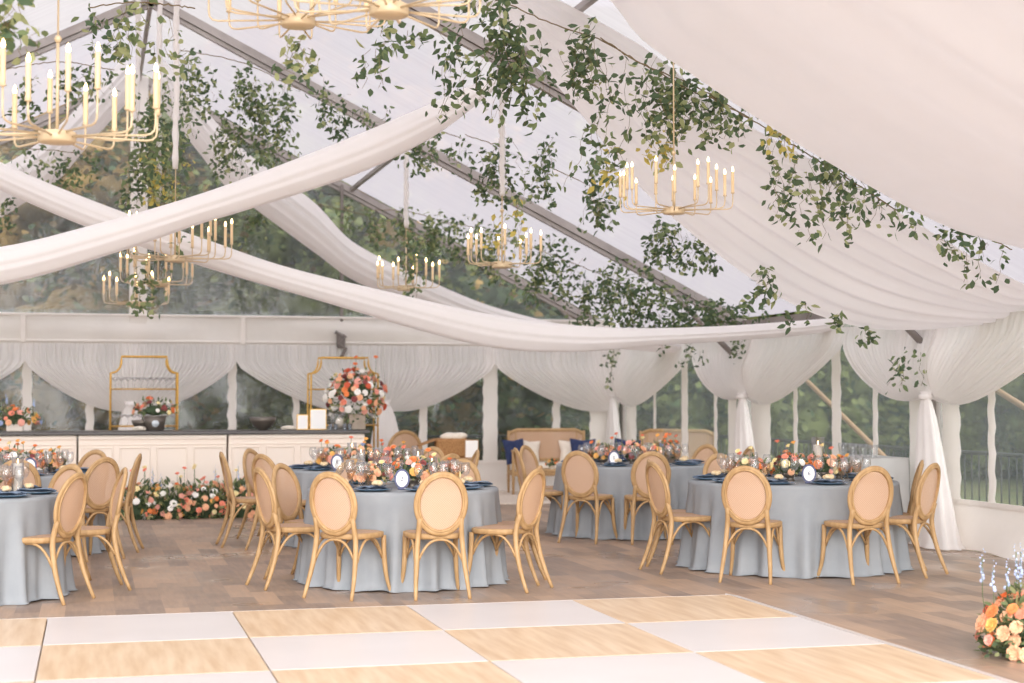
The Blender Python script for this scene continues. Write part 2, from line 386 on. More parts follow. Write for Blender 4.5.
# clamp with a knot of cord on the thin gable upright
X = aY(341, 345, YB-0.15)[0]; m = MB(); m.box((X, YB-0.13, 2.36), (0.13, 0.08, 0.22), bev=0.02); m.tube([(X-.09, YB-.15, 2.5), (X+.06, YB-.19, 2.42), (X-.06, YB-.19, 2.32), (X+.07, YB-.17, 2.24), (X, YB-.17, 2.1)], 0.03, 7)
k += 1; struct('trim_%d' % k, m, 'alu_dark')

# gable vinyl (upper triangle), eave band, walls with window panels
g = MB(); n = 30; P = []
for i in range(n+1):
    X = XL+(XR-XL)*i/n
    for j in range(9):
        z = 2.72+(roof(X)-2.72)*j/8 if roof(X) > 2.72 else 2.72
        P.append((X, YB+0.02*math.sin(X*5+j*1.3), z))
g.grid(P, n+1, 9); struct('window_1', g, 'gable_vinyl')
g = MB(); P = []; nx = 120                           # white valance band, slightly slack
for i in range(nx+1):
    X = XL+(XR-XL)*i/nx
    for j in range(8):
        t = j/7; P.append((X, YB-0.04-0.05*math.sin(PI*t)*(1+.4*math.sin(X*2.1))-0.02*math.sin(X*1.3+t*4), 2.28+0.44*t+0.012*math.sin(X*1.7)*(1-t)))
g.grid(P, nx+1, 8); g.tube([(XL, YB-.09, 2.33), (XR, YB-.09, 2.33)], 0.022, 6); g.tube([(XL, YB-.1, 2.72), (XR, YB-.1, 2.72)], 0.022, 6)
for px in (23, 243): g.box((aY(px, 330, YB-.12)[0], YB-0.13, 2.5), (0.07, 0.02, 0.4), bev=0.005)
struct('wall_gable_band', g, 'white_vinyl')
def win_wall(name, wname, axis, fixed, a0, a1, mull, solids, sgn):
    # white vinyl skirt + straps, and a clear pane sheet
    def pt(a, z, off=0): return (a, fixed+off*sgn, z) if axis == 'x' else (fixed+off*sgn, a, z)
    s = MB(); n = int(abs(a1-a0)/0.12); P = []
    for i in range(n+1):
        a = a0+(a1-a0)*i/n
        for j in range(7):
            t = j/6; wv = 0.035*math.sin(a*5.1+t*2)+0.03*math.sin(a*2.3-t*5)
            P.append(pt(a, 0.0+0.46*t-(0.012*math.sin(a*3.1)*(1-t) if t < 1 else 0), -0.03-0.10*(1-t)**2+wv*(1-t)))
    s.grid(P, n+1, 7)
    def strap(c, wd, z0=0.44, z1=EAVE):
        P = []
        for i in range(25):
            z = z0+(z1-z0)*i/24
            e = 0.012*math.sin(z*23+c*7)+0.006*math.sin(z*51)
            for q, off in ((-wd/2+e, -0.02), (-wd/4, -0.032), (wd/4, -0.032), (wd/2+0.6*e, -0.02)): P.append(pt(c+q, z, off))
        s.grid(P, 25, 4)
    for c, wd in mull+solids: strap(c, wd)
    s.box(pt((a0+a1)/2, 0.46, -0.03), ((abs(a1-a0), 0.02, 0.05) if axis == 'x' else (0.02, abs(a1-a0), 0.05)))
    struct(name, s, 'white_vinyl')
    v = MB(); P = []
    for i in range(n+1):
        a = a0+(a1-a0)*i/n
        for j in range(12):
            z = 0.44+(EAVE+0.3*(axis == 'x')-0.44)*j/11; P.append(pt(a, z, 0.012*math.sin(a*4+j*.6)))
    v.grid(P, n+1, 12); struct(wname, v, 'clear_vinyl')
gx = lambda px: float(aY(px, 400, YB)[0])
win_wall('wall_back', 'window_2', 'x', YB, XL, XR, [(-4.6, .08), (-3.4, .12), (-2.1, .08), (gx(27), .14), (gx(90), .12), (gx(232), .13), (gx(296), .1), (gx(423), .13), (gx(490), .24), (gx(556), .13)], [(8.05, .5), (.55, .25)], 1)
ym = lambda px: float(aX(px, 420, XR)[1])
win_wall('wall_right', 'window_3', 'y', XR, YN, YB, [(ym(656), .12), (ym(686), .26), (ym(717), .12), (ym(797), .12), (ym(838), .24), (ym(877), .12), (13.75, .13), (12.3, .2), (11, .1), (7.4, .2), (2.4, .2)],
         [(24.4, .5), (19.25, .62), (20.2, .3), (14.5, .35), (15.2, .3), (9.8, .5), (4.8, .5)], 1)
win_wall('wall_left', 'window_4', 'y', XL, YN, YB, [(22.3, .2), (17.3, .2), (12.3, .2), (7.3, .2)], [(19.8, .4), (14.8, .4), (9.8, .4)], -1)

# ------------------------------------------------------------------ drapes on the walls
def sheer_drape(mb, top0, top1, tie, tail, n=46, drop=0.20, sag=0.36, axis='x', side=-1, fixed=0, ph=0):
    ztie = 1.28 if axis == 'x' else 1.50; dtop = 0.30 if axis == 'x' else 0.20
    """one half panel: hung from top0 (peak) to top1 (leg) and gathered to the tie; along coordinate a"""
    zT = 2.29; nv = 18; P = []
    nu = n*3
    for i in range(nu+1):
        u = i/nu; a = top0+(top1-top0)*u; span = abs(tie-a)
        zst = zT
        for j in range(nv+1):
            v = j/nv
            # falling straight first near the peak, then pulled to the tie
            vd = 0.13; w_ = max(0, (v-vd)/(1-vd)); zm = zst-dtop*min(1, v/vd)
            aa = a+(tie-a)*(w_**1.12)
            zz = zm+(ztie-(zst-dtop))*(w_**0.95)-sag*(span/2.5)*4*w_*(1-w_)*0.50-0.09*(span/2.5)*math.sin(PI*w_**2.2)
            conv = 1-v*0.93
            pl = math.sin(i*2*PI/6.0+ph)*0.030*(0.35+math.sin(PI*min(1, v*1.05)))*(0.4+0.6*conv)+0.012*math.sin(i*1.7+j*.2)*conv
            off = 0.05+0.10*math.sin(PI*v)+(0.06*v)+pl
            b_ = (1-u)*0.06*v
            P.append((aa, fixed+side*(off+b_), zz) if axis == 'x' else (fixed+side*(off+b_), aa, zz))
    mb.grid(P, nu+1, nv+1)
def drape_tail(mb, a, axis, side, fixed, w1=0.30, lean=0.0):
    prof = [(1.56, .10), (1.50, .06), (1.44, .09), (1.30, .14), (1.0, .20), (0.6, .26), (0.25, .31), (0.06, w1), (0.015, w1+.06)]
    nk = 40; P = []
    for j, (z, rr) in enumerate(prof):
        if axis == 'x': z *= .92
        for q in range(nk):
            an = 2*PI*q/nk; w_ = rr*(1+0.10*math.sin(q*2*PI*9/nk)*min(1, j/3)+.05*math.sin(an*3+j))
            ca, sa = w_*math.cos(an), w_*0.45*math.sin(an)
            aa = a+ca+lean*(1.5-z)
            P.append((aa, fixed+side*(0.2)+sa, z) if axis == 'x' else (fixed+side*0.2+sa, aa, z))
    mb.grid(P, len(prof), nk, wrap=True)
yt = lambda px: float(aX(px, 420, XR-.28)[1])
dr = [('x', -3.3, -5.2, gx(25)), ('x', gx(130), gx(25), gx(235)), ('x', gx(382), gx(235), gx(492)), ('xc', 8.15, gx(492), None), ('yc', 24.6, yt(687), None), ('y', yt(742), yt(837), yt(687)), ('y', yt(926), 12.1, yt(837)), ('y', 9.8, 7.3, 12.3), ('ly', 19.8, 17.3, 22.3), ('ly', 14.8, 12.3, 17.3)]
dl = ['sheer white curtain tied back far left of the bar', 'sheer white curtain tied back behind the left gold shelf', 'sheer white curtain tied back behind the bar flowers', 'sheer white curtain half on the back wall running to the far corner', 'sheer white curtain half on the side wall at the far corner above the settee',
      'white curtain tied back at the middle leg of the right wall', 'white curtain tied back at the nearest right leg, long tail to the floor', 'white curtain on the right wall nearest the camera', 'white curtain on the left wall, far bay', 'white curtain on the left wall, near bay']
for (ax, tie, p0, p1), lb in zip(dr, dl):
    t = thing('tied_curtain', lb, 'curtain')
    axis = 'x' if ax[0] == 'x' else 'y'; fixed = YB-0.06 if axis == 'x' else (XL+.08 if ax == 'ly' else XR-0.08); side = 1 if ax == 'ly' else -1
    m = MB()
    sheer_drape(m, p0, tie, tie, 0, axis=axis, fixed=fixed, side=side)
    if p1 is not None: sheer_drape(m, p1, tie, tie, 0, axis=axis, fixed=fixed, side=side, ph=2)
    m.build('curtain_panel', 'sheer', t)
    if ax != 'xc':
        m = MB(); drape_tail(m, tie, axis, side, fixed, 0.35, 0.04 if axis == 'x' else -0.12); m.build('curtain_tail', 'sheer', t)
        m = MB(); c = (tie, fixed+side*.2, 1.38) if axis == 'x' else (fixed+side*.2, tie, 1.5)
        m.lathe([(0.06, -.03), (0.075, -.015), (0.075, .015), (0.06, .03)], 14, c); m.build('tieback', 'sheer', t)

# ------------------------------------------------------------------ ceiling swags
def hanging_swag(label, up, lo, depth, nfold=5, n=80):
    """up, lo: world points of the upper and the lower edge; closed soft band between them"""
    U = interp(up, n); Lo = interp(lo, n); nk = 56; P = []
    for i in range(n):
        c = (U[i]+Lo[i])/2; h = (U[i]-Lo[i])/2
        for q in range(nk):
            an = 2*PI*q/nk; rip = 1+0.05*math.sin(q*nfold*2*PI/nk*2+i*.05)+0.03*math.sin(q*nfold*3.1*2*PI/nk+1+i*.03)
            P.append(c+h*math.cos(an)*(0.97+0.03*rip)+np.array([0, depth*math.sin(an)*rip, 0]))
    m = MB(); m.grid(P, n, nk, wrap=True)
    return tag(m.build('ceiling_swag', 'swag_cloth'), label, 'swag')
A = lambda pts, Y: [tuple(aY(x, y, Y)) for x, y in pts]
Y1 = 15.0
hanging_swag('white swag rising from lower left to the right, crossing in front of the other band',
    [(-7.0, Y1, 2.72), (-4.5, Y1, 2.50), (-2.6, Y1, 2.58)]+A([(0, 247), (89, 226), (200, 194), (301, 157), (402, 116), (496, 74)], Y1),
    [(-7.0, Y1, 2.42), (-4.5, Y1, 2.12), (-2.6, Y1, 2.24)]+A([(0, 285), (118, 252), (200, 224), (250, 209), (362, 172), (436, 135), (490, 94)], Y1), 0.16)
Y2 = 17.0
hanging_swag('long white swag from upper left down to the right wall, behind the crossing band',
    [(-2.95, Y2, 5.0), (-2.0, Y2, 4.45)]+A([(0, 162), (128, 214), (199, 237), (280, 265), (381, 290), (500, 316), (600, 327), (700, 327), (820, 319), (846, 316)], Y2),
    [(-2.95, Y2, 4.72), (-2.0, Y2, 4.1)]+A([(0, 190), (89, 228), (194, 264), (320, 301), (448, 338), (510, 350), (581, 352), (651, 346), (759, 339), (820, 333), (850, 326)], Y2), 0.14)
Y3 = 22.2
up3 = A([(165, 62), (215, 122), (250, 156), (314, 203), (352, 242), (442, 287), (499, 309), (600, 333), (680, 345)], Y3)
lo3 = A([(150, 92), (199, 152), (225, 185), (260, 212), (320, 256), (352, 279), (440, 318), (520, 338), (600, 347), (682, 354)], Y3)
hanging_swag('wide white swag from the ridge to the right wall, farthest back', up3, lo3, 0.4, 7)
mir = lambda pts: [(2*XC-0.02-x, y, z) for x, y, z in pts]
hanging_swag('wide white swag from the ridge down to the left, farthest back', mir(up3), mir(lo3), 0.4, 7)
def sheet_swag(label, near, far, nfold, amp=0.05, n=70, nv=90, belly=0.0):
    N_ = interp(near, n); F_ = interp(far, n); P = []
    for i in range(n):
        u = i/(n-1)
        for j in range(nv):
            v = j/(nv-1); p = N_[i]*(1-v)+F_[i]*v
            z = -belly*math.sin(PI*v)*math.sin(PI*u)**.5+amp*(0.55+.45*u)*(math.sin(v*nfold*2*PI+1.5*math.sin(u*3))*.5+.5*math.sin(v*nfold*4.7+u*4)*.6)*math.sin(PI*min(1, max(0, v)))**.3
            P.append((p[0], p[1], p[2]+z))
    m = MB(); m.grid(P, n, nv)
    return tag(m.build('ceiling_swag', 'swag_cloth'), label, 'swag')
Yf = 11.4; Xs = [0.7, 2.2, 3.7, 5.2, 6.7, 8.35]
sheet_swag('broad white ceiling drape filling the top right, nearest the camera',
    [(X, 4.9, roof(X)-0.15-0.25*math.sin(PI*(X-.7)/7.7)) for X in Xs],
    [(0.9, Yf, 5.95), (2.4, Yf, 5.0)]+A([(604, -4), (640, 38), (700, 80), (760, 120), (850, 175), (950, 228), (1024, 249)], Yf)+[(8.3, Yf, 2.42)], 9, 0.06, belly=0.3)
sheet_swag('white ceiling drape hanging low to the right wall, second from the camera',
    [(0.8, 12.3, 6.1), (2.5, 12.3, 5.2)]+A([(640, 45), (720, 108), (780, 143), (830, 170), (900, 213), (1024, 284)], 12.3)+[(8.35, 12.3, 2.42)],
    [(0.9, 13.7, 5.95), (2.3, 13.7, 5.25)]+A([(500, 20), (548, 75), (589, 124), (640, 187), (685, 228), (736, 268), (790, 303), (850, 325), (900, 330), (960, 327), (1010, 321)], 13.7), 8, 0.05)

# ------------------------------------------------------------------ dance floor
X0, Y0 = -0.2752, 11.1772; TS = 1.22
for (lb, sel, mt) in (('a', 0, 'tile_oak'), ('b', 1, 'tile_white')): pass
nt_ = 0
for i in range(-3, 4):
    for j in range(0, 6):
        white = (i+j) % 2 == 0
        m = MB(); m.box((0, 0, 0), (TS-0.008, TS-0.008, 0.028), bev=0.003)
        cx, cy_ = X0+TS*(i+.5), Y0-TS*(j+.5)
        P_ = np.array([cx, cy_, 0.0])-np.array([0, 0, HC]); zc = P_@Fv
        u = 512+FPX*(P_@Rv)/zc if zc > 0.5 else -999; v = 341.5-FPX*(P_@Uv)/zc if zc > .5 else 9999
        if zc < 0.5 or u < -330 or v > 760: continue
        nt_ += 1
        row = ['back', 'second', 'third', 'fourth', 'fifth', 'sixth'][j]
        dist = {3: 'at the right edge', 2: 'second from the right edge', 1: 'third from the right edge', 0: 'fourth from the right edge', -1: 'fifth from the right edge', -2: 'sixth from the right edge', -3: 'seventh from the right edge'}[i]
        o = m.build('dance_floor_tile', 'tile_white' if white else 'tile_oak'); o.location = (cx, cy_, 0.016)
        tag(o, '%s dance floor tile in the %s row, %s' % ('white' if white else 'pale oak', row, dist), 'floor tile', 'dance floor tiles')
m = MB()
XE = X0+4*TS
m.add([(XE+.005, Y0+.09, .002), (XE+.13, Y0+.09, .002), (XE+.13, 1, .002), (XE+.005, 1, .002), (XE+.005, Y0+.09, .03), (XE+.10, Y0+.07, .012), (XE+.10, 1, .012), (XE+.005, 1, .03)],
      [(4, 5, 6, 7), (5, 1, 2, 6), (0, 4, 7, 3), (0, 1, 5, 4), (3, 7, 6, 2)])
m.add([(X0-3.3*TS, Y0+.005, .002), (XE+.13, Y0+.005, .002), (XE+.13, Y0+.09, .002), (X0-3.3*TS, Y0+.09, .002), (X0-3.3*TS, Y0+.005, .03), (XE+.005, Y0+.005, .03), (XE+.10, Y0+.07, .012), (X0-3.3*TS, Y0+.07, .012)],
      [(4, 5, 6, 7), (7, 6, 2, 3), (1, 2, 6, 5), (0, 3, 7, 4), (0, 4, 5, 1)])
tag(m.build('edge_trim', 'tile_white'), 'sloping white edge strip around the chequered dance floor', 'edge trim')

# ------------------------------------------------------------------ chair
def make_chair():
    t = thing('dining_chair', 'x', 'chair')
    # seat
    m = MB(); prof = []
    def seatpt(an, s=1.0):
        x = math.cos(an); y = math.sin(an); e = 0.72
        X = math.copysign(abs(x)**e, x)*0.225*s; Y = math.copysign(abs(y)**e, y)*0.21*s
        return X*(1+0.12*(Y/0.21)), Y
    n = 32; V = []
    for (s, z) in ((0.96, .435), (1.0, .445), (1.01, .462), (1.0, .475), (0.93, .480), (0.90, .476)):
        for q in range(n): x, y = seatpt(2*PI*q/n, s); V.append((x, y, z))
    F = [tuple(range(n-1, -1, -1))]
    for L in range(5):
        for q in range(n): F.append((L*n+q, L*n+(q+1) % n, L*n+n+(q+1) % n, L*n+n+q))
    F.append(tuple(range(5*n, 6*n)))
    m.add(V, F, True); m.build('seat_frame', 'oak', t)
    m = MB(); V = [(0, 0, .484)]+[(*seatpt(2*PI*q/n, .90), .4785) for q in range(n)]
    m.add(V, [(0, 1+q, 1+(q+1) % n) for q in range(n)], True); m.build('seat_cane', 'cane', t)
    # back
    tilt = 0.20
    def bk(x, z, dy=0): return (x, -0.195-(z-0.46)*tilt+0.05*(1-(x/0.22)**2)*-0.6+dy, z)
    zc, rx, rz = 0.705, 0.182, 0.220
    m = MB(); pts = [bk(rx*math.cos(a), zc+rz*math.sin(a)) for a in [2*PI*q/40 for q in range(40)]]
    m.tube(pts, 0.026, 8, flat=0.62, closed=True, up=(0, 1, 0)); 
    pts = [bk((rx-.013)*math.cos(a), zc+(rz-.013)*math.sin(a), -.012) for a in [2*PI*q/40 for q in range(40)]]
    m.tube(pts, 0.010, 6, closed=True, up=(0, 1, 0)); m.build('back_frame', 'oak', t)
    m = MB(); V = [bk(0, zc)]; nr = 4; nn = 32
    for k_ in range(1, nr+1):
        for q in range(nn): a = 2*PI*q/nn; V.append(bk((rx-.012)*k_/nr*math.cos(a), zc+(rz-.012)*k_/nr*math.sin(a)))
    F = [(0, 1+q, 1+(q+1) % nn) for q in range(nn)]
    for k_ in range(nr-1):
        for q in range(nn): F.append((1+k_*nn+q, 1+(k_+1)*nn+q, 1+(k_+1)*nn+(q+1) % nn, 1+k_*nn+(q+1) % nn))
    m.add(V, F, True); m.build('back_cane', 'cane', t)
    for s in (-1, 1):
        # rear leg runs up into the oval
        m = MB(); pts = interp([(s*0.205, -0.335, 0), (s*0.195, -0.285, .12), (s*0.180, -0.235, .28), (s*0.168, -0.212, .44), (s*0.160, -0.225, .53), (s*0.158, -0.245, .60)], 14)
        m.tube(pts, [0.0135+0.0075*min(1, k_/6) for k_ in range(14)], 8); m.build('leg', 'oak', t)
        m = MB(); pts = interp([(s*0.232, 0.225, 0), (s*0.212, 0.190, .12), (s*0.200, 0.172, .28), (s*0.198, 0.165, .445)], 12)
        m.tube(pts, [0.013+0.007*min(1, k_/6) for k_ in range(12)], 8); m.build('leg', 'oak', t)
        # side hoop
        m = MB(); pts = [(s*(0.186+0.004*k_/12), 0.165+(-0.225-0.165)*k_/12, 0.27+0.165*(1-abs(2*k_/12-1)**2.6)) for k_ in range(13)]
        m.tube(pts, 0.0105, 6); m.build('brace', 'oak', t)
    for y in (0.165, -0.228):
        m = MB(); w_ = 0.19 if y > 0 else 0.172
        pts = [(-w_+2*w_*k_/14, y, 0.27+0.165*(1-abs(2*k_/14-1)**2.6)) for k_ in range(15)]
        m.tube(pts, 0.0105, 6); m.build('brace', 'oak', t)
    return t
chair0 = make_chair(); used = [False]
TB = {'T1': (2.48, 12.98, .78), 'T2': (6.04, 13.18, .92), 'T3': (5.77, 16.75, .84), 'T4': (-1.02, 12.85, .80), 'T5': (-.73, 16.25, .80), 'T6': (2.72, 16.45, .80)}
chairs = [
 ('T1', -124, .24, -5, 'cane chair with its back to us at the front centre table, left one'),
 ('T1', -87, .22, -4, 'cane chair, back to us, at the front centre table, before the oval card'),
 ('T1', -48, .20, 4, 'cane chair at the right front of the front centre table, turned sideways'),
 ('T1', -24, .04, 0, 'cane chair at the right of the front centre table, mostly behind the sideways one'),
 ('T1', 54, .14, 0, 'cane chair at the far right of the front centre table, oval above the folded napkin'),
 ('T1', 99, .22, 0, 'cane chair on the far side of the front centre table, facing us behind the flowers'),
 ('T1', 158, -.02, -18, 'cane chair at the left back of the front centre table, turned half to us'),
 ('T1', -171, .13, 6, 'cane chair on the left side of the front centre table, nearest of the left cluster'),
 ('T2', -174, .15, 0, 'cane chair side-on at the left of the right front table, nearer of two'),
 ('T2', 160, .04, 0, 'cane chair at the left of the right front table, hidden behind its side-on neighbour'),
 ('T2', -131, .24, 7, 'cane chair with its back to us at the left front of the right front table'),
 ('T2', -88, .21, 0, 'cane chair with its back to us at the right front of the right front table'),
 ('T2', -52, .09, -2, 'cane chair at the right end of the right front table, beside the curtain tail'),
 ('T2', -26, -.12, 0, 'cane chair at the right front table, behind the one by the curtain tail'),
 ('T2', 94, .24, 0, 'cane chair facing us on the far left side of the right front table'),
 ('T3', 176, .16, 0, 'cane chair side-on at the left end of the table before the settee'),
 ('T3', 136, .20, 0, 'cane chair at the far left of the table before the settee, beside the navy cushion'),
 ('T3', -134, .24, 5, 'cane chair with its back to us at the left front of the far right table'),
 ('T3', -101, .22, 0, 'cane chair with its back to us at the middle of the far right table'),
 ('T3', 32, .22, 0, 'cane chair facing us at the far right end of the far right table'),
 ('T3', -2, .22, 0, 'cane chair edge-on between the two right tables, only its top showing'),
 ('T4', -35, .0, 4, 'cane chair at the front left table, nearest to the dance floor'),
 ('T4', 8, .17, 0, 'cane chair seen edge-on at the right of the front left table'),
 ('T4', 46, .12, 0, 'cane chair at the far right of the front left table, behind the nearest one'),
 ('T5', -50, .24, -4, 'cane chair with an upright round back between the two left tables'),
 ('T5', -8, .08, 0, 'cane chair edge-on at the right of the far left table, beside the meadow flowers'),
 ('T5', 54, .20, 0, 'cane chair on the far side of the far left table, against the bar front'),
 ('T5', -86, .22, 0, 'cane chair, back to us, at the far left table behind the front left glasses'),
 ('T6', -177, .34, 0, 'cane chair side-on at the left of the far centre table, beside the meadow flowers'),
 ('T6', -146, .24, 0, 'cane chair at the left front of the far centre table, nearer of two overlapping backs'),
 ('T6', 142, .26, 0, 'cane chair at the left back of the far centre table, farther of two overlapping backs'),
 ('T6', -5, .08, 0, 'cane chair side-on at the right of the far centre table, below the wicker basket'),
 ('T6', 46, .24, 0, 'cane chair at the far right of the far centre table, left of the wicker basket'),
 ('T6', -60, .24, 0, 'cane chair at the right front of the far centre table, below the basket'),
]
for tn, ang, gap, tw, lb in chairs:
    c = chair0 if not used[0] else copy_tree(chair0); used[0] = True
    x, y, r_ = TB[tn]; a = math.radians(ang); d = r_+gap
    c.location = (x+d*math.cos(a), y+d*math.sin(a), 0); c.rotation_euler = (0, 0, a+PI/2+math.radians(tw))
    tag(c, lb, 'chair', 'cane-back dining chairs')

# ------------------------------------------------------------------ tables
tdesc = {'T1': 'front centre table', 'T2': 'right front table', 'T3': 'far right table', 'T4': 'front left table', 'T5': 'far left table', 'T6': 'far centre table'}
def cloth(tn):
    x, y, r_ = TB[tn]; seed = ord(tn[1]); nk = 220; zt = 0.76
    rr = random.Random(seed); nf = 19+seed % 4; phs = [rr.uniform(0, 6.28) for _ in range(4)]
    prof = [(0.0, 0), (.5, 0), (.9, 0), (.985, -.001), (1.0, -.008), (1.006, -.03), (1.01, -.10), (1.018, -.22), (1.028, -.38), (1.04, -.55), (1.05, -.68), (1.062, -.74), (1.085, -.752)]
    P = []
    for j, (s, dz) in enumerate(prof):
        fall = max(0, (-dz-.04)/.7)
        for q in range(nk):
            a = 2*PI*q/nk
            w_ = math.sin(a*nf+phs[0]+.8*math.sin(a*3+phs[1]))*.6+.4*math.sin(a*(nf*1.7//1)+phs[2]+fall)
            amp = 0.054*min(1, fall*1.15)+(.012*fall)
            w_ = w_ if w_ > 0 else w_*.8
            rad = r_*s+amp*w_
            P.append((rad*math.cos(a), rad*math.sin(a), zt+dz+(0.006*math.sin(a*11+phs[3]) if j == len(prof)-1 else 0)))
    m = MB(); m.grid(P, len(prof), nk, wrap=True)
    o = m.build('tablecloth', 'linen'); o.location = (x, y, 0)
    tag(o, 'floor-length dusty blue-grey tablecloth covering the %s' % tdesc[tn], 'tablecloth', 'blue-grey round tablecloths')
for tn in TB: cloth(tn)

CARDS = [('2', 402, 12.62), ('6', 809, 12.62), ('5', 614, 16.25), ('1', 30, 15.8), ('4', 337, 15.95)]
CPOS = [aY(px, 465, Y) for _, px, Y in CARDS]
# tableware meshes
def glass_meshes():
    m = MB(); m.lathe([(0.034, 0), (0.034, .003), (0.006, .008), (0.004, .03), (0.004, .085), (0.010, .095), (0.030, .115), (0.040, .145), (0.038, .175), (0.032, .205), (0.030, .205), (0.036, .172), (0.037, .145), (0.024, .115), (0.002, .102)], 14, cap=False); wine = m.mesh('wine_glass', 'glass')
    m = MB(); m.lathe([(0.034, 0), (0.034, .004), (0.008, .01), (0.007, .04), (0.012, .06), (0.036, .08), (0.040, .12), (0.041, .15), (0.038, .15), (0.036, .12), (0.028, .082), (0.002, .07)], 14, cap=False); gob = m.mesh('water_goblet', 'amber_glass')
    m = MB(); m.lathe([(0.028, 0), (0.028, .003), (0.004, .008), (0.0035, .09), (0.010, .10), (0.040, .125), (0.045, .145), (0.042, .145), (0.034, .124), (0.002, .106)], 12, cap=False); coupe = m.mesh('coupe_glass', 'glass')
    return wine, gob, coupe
WINE, GOB, COUPE = glass_meshes()
m = MB(); m.lathe([(0.0, .002), (0.10, .002), (0.11, .006), (0.155, .016), (0.158, .020), (0.150, .020), (0.108, .011), (0.0, .010)], 28, cap=False); PLATE = m.mesh('charger_plate', 'plate_blue')
m = MB(); m.lathe([(0.0, .012), (0.08, .012), (0.115, .022), (0.117, .026), (0.08, .018), (0.0, .017)], 24, cap=False); PLATE2 = m.mesh('dinner_plate', 'plate_rim')
def napkin_mesh():
    m = MB(); nx, ny = 12, 18
    for lay in range(3):
        P = []
        for i in range(nx+1):
            for j in range(ny+1):
                x = (i/nx-.5)*(.15-.012*lay); y = (j/ny-.5)*(.30-.03*lay)
                e = max(0, y-.10)
                z = .030+lay*.008+.004*math.sin(x*70+lay)+.003*math.sin(y*40+lay*2)-e*.05
                P.append((x, y, z))
        m.grid(P, nx+1, ny+1)
    P = []
    return m.mesh('napkin', 'napkin')
NAP = napkin_mesh()
m = MB()
for q in range(5):
    a = q*1.25; m.ball((0.018*math.cos(a)*1.4, 0.018*math.sin(a), .022+.005*(q % 2)), (.028, .021, .019), 9, 6)
m.tube([(-.045, 0, .014), (-.02, .01, .038), (.02, -.01, .04), (.045, .004, .014)], .008, 6); FAV = m.mesh('bread_roll', 'favour')
m = MB(); m.tube([(0, -.09, .004), (0, .02, .004), (0, .05, .008), (0, .09, .006)], [.003, .0035, .006, .009], 6, flat=.4); FORK = m.mesh('fork', 'plate_rim')
setting_angles = {}
for tn, (x, y, r_) in TB.items():
    n = 10 if tn == 'T2' else 9
    base = {'T1': -125, 'T2': -126, 'T3': -126, 'T4': -45, 'T5': -34, 'T6': -146}[tn]
    for i in range(n):
        a = math.radians(base+360/n*i); cs, sn = math.cos(a), math.sin(a); L = tdesc[tn]
        def at(rad, side): return (x+rad*cs-side*sn, y+rad*sn+side*cs)
        X, Y = at(r_-.19, 0); z = .762
        top('charger_plate', PLATE, 'dark blue charger plate at a place setting on the %s' % L, 'plate', (X, Y, z), group='charger plates on the %s' % L)
        top('napkin', NAP, 'folded slate blue napkin on a charger plate, %s' % L, 'napkin', (X, Y, z-.008), (0, 0, a+PI/2+random.uniform(-.2, .2)), group='napkins on the %s' % L)
        fx, fy = at(r_-.24, .02)
        top('bread_roll', FAV, 'small golden bread roll on a napkin, %s' % L, 'bread roll', (fx, fy, z+.036), (0, 0, random.uniform(0, 3)), group='bread rolls on the %s' % L)
        for q, (me, dr_, ds, nm, lb_) in enumerate(((WINE, .36, .13, 'wine_glass', 'stemmed clear wine glass'), (WINE, .43, .03, 'wine_glass', 'stemmed clear wine glass'), (GOB, .37, -.12, 'water_goblet', 'amber tinted water goblet'), (WINE, .30, .20, 'wine_glass', 'stemmed clear wine glass'))):
            gx_, gy_ = at(r_-dr_, ds)
            if any(abs(gx_*c_[1]-gy_*c_[0])/math.hypot(c_[0], c_[1]) < .085 and math.hypot(gx_, gy_) < math.hypot(c_[0], c_[1])+.06 and math.hypot(gx_-c_[0], gy_-c_[1]) < .6 for c_ in CPOS): continue
            top(nm, me, lb_+' set out on the %s' % L, 'glass', (gx_, gy_, z), (0, 0, random.uniform(0, 3)), (1, 1, random.uniform(.95, 1.12)), group=('wine glasses' if nm[0] == 'w' and nm[1] == 'i' else 'water goblets')+' on the %s' % L)

# ------------------------------------------------------------------ flowers
def blossom_mesh(kind, colname):
    m = MB(); rr = random.Random(hash(kind) % 1000 if False else len(kind)*7+len(colname))
    layers = {'dahlia': ((.95, 12, -.15, .50), (.85, 11, .15, .46), (.68, 10, .42, .42), (.48, 8, .72, .36), (.28, 6, 1.05, .30)), 'ranunculus': ((.80, 9, .05, .62), (.74, 8, .45, .58), (.60, 7, .80, .52), (.40, 6, 1.1, .42), (.22, 4, 1.35, .3))}[kind]
    m.ball((0, 0, .10), (.42, .42, .38), 10, 6)
    for li, (R, n, el, wd) in enumerate(layers):
        for q in range(n):
            a = 2*PI*(q+li*.5)/n+rr.uniform(-.08, .08); e = el+rr.uniform(-.08, .08)
            d = Vector((math.cos(a)*math.cos(e), math.sin(a)*math.cos(e), math.sin(e))); t = Vector((-math.sin(a), math.cos(a), 0)); nn = d.cross(t)*-1
            V = []
            for (s, w_, c_) in ((.25, .35, 0), (.65, 1.0, .06), (.9, .8, .10), (1.02, .3, .06)):
                for k_ in (-1, 0, 1): V.append(d*(R*s)+t*(k_*wd*w_*.5)+nn*(c_*-1+(.06 if k_ else 0))+Vector((0, 0, .1)))
            F = [(r*3+k_, r*3+k_+1, r*3+4+k_, r*3+3+k_) for r in range(3) for k_ in range(2)]
            m.add(V, F, True)
    return m.mesh('blossom', 'petal_'+colname)
BL = {c: [blossom_mesh('dahlia', c), blossom_mesh('ranunculus', c)] for c in ('orange', 'peach', 'pink', 'coral', 'rust', 'wine', 'butter', 'ivory', 'blue', 'gold_f')}
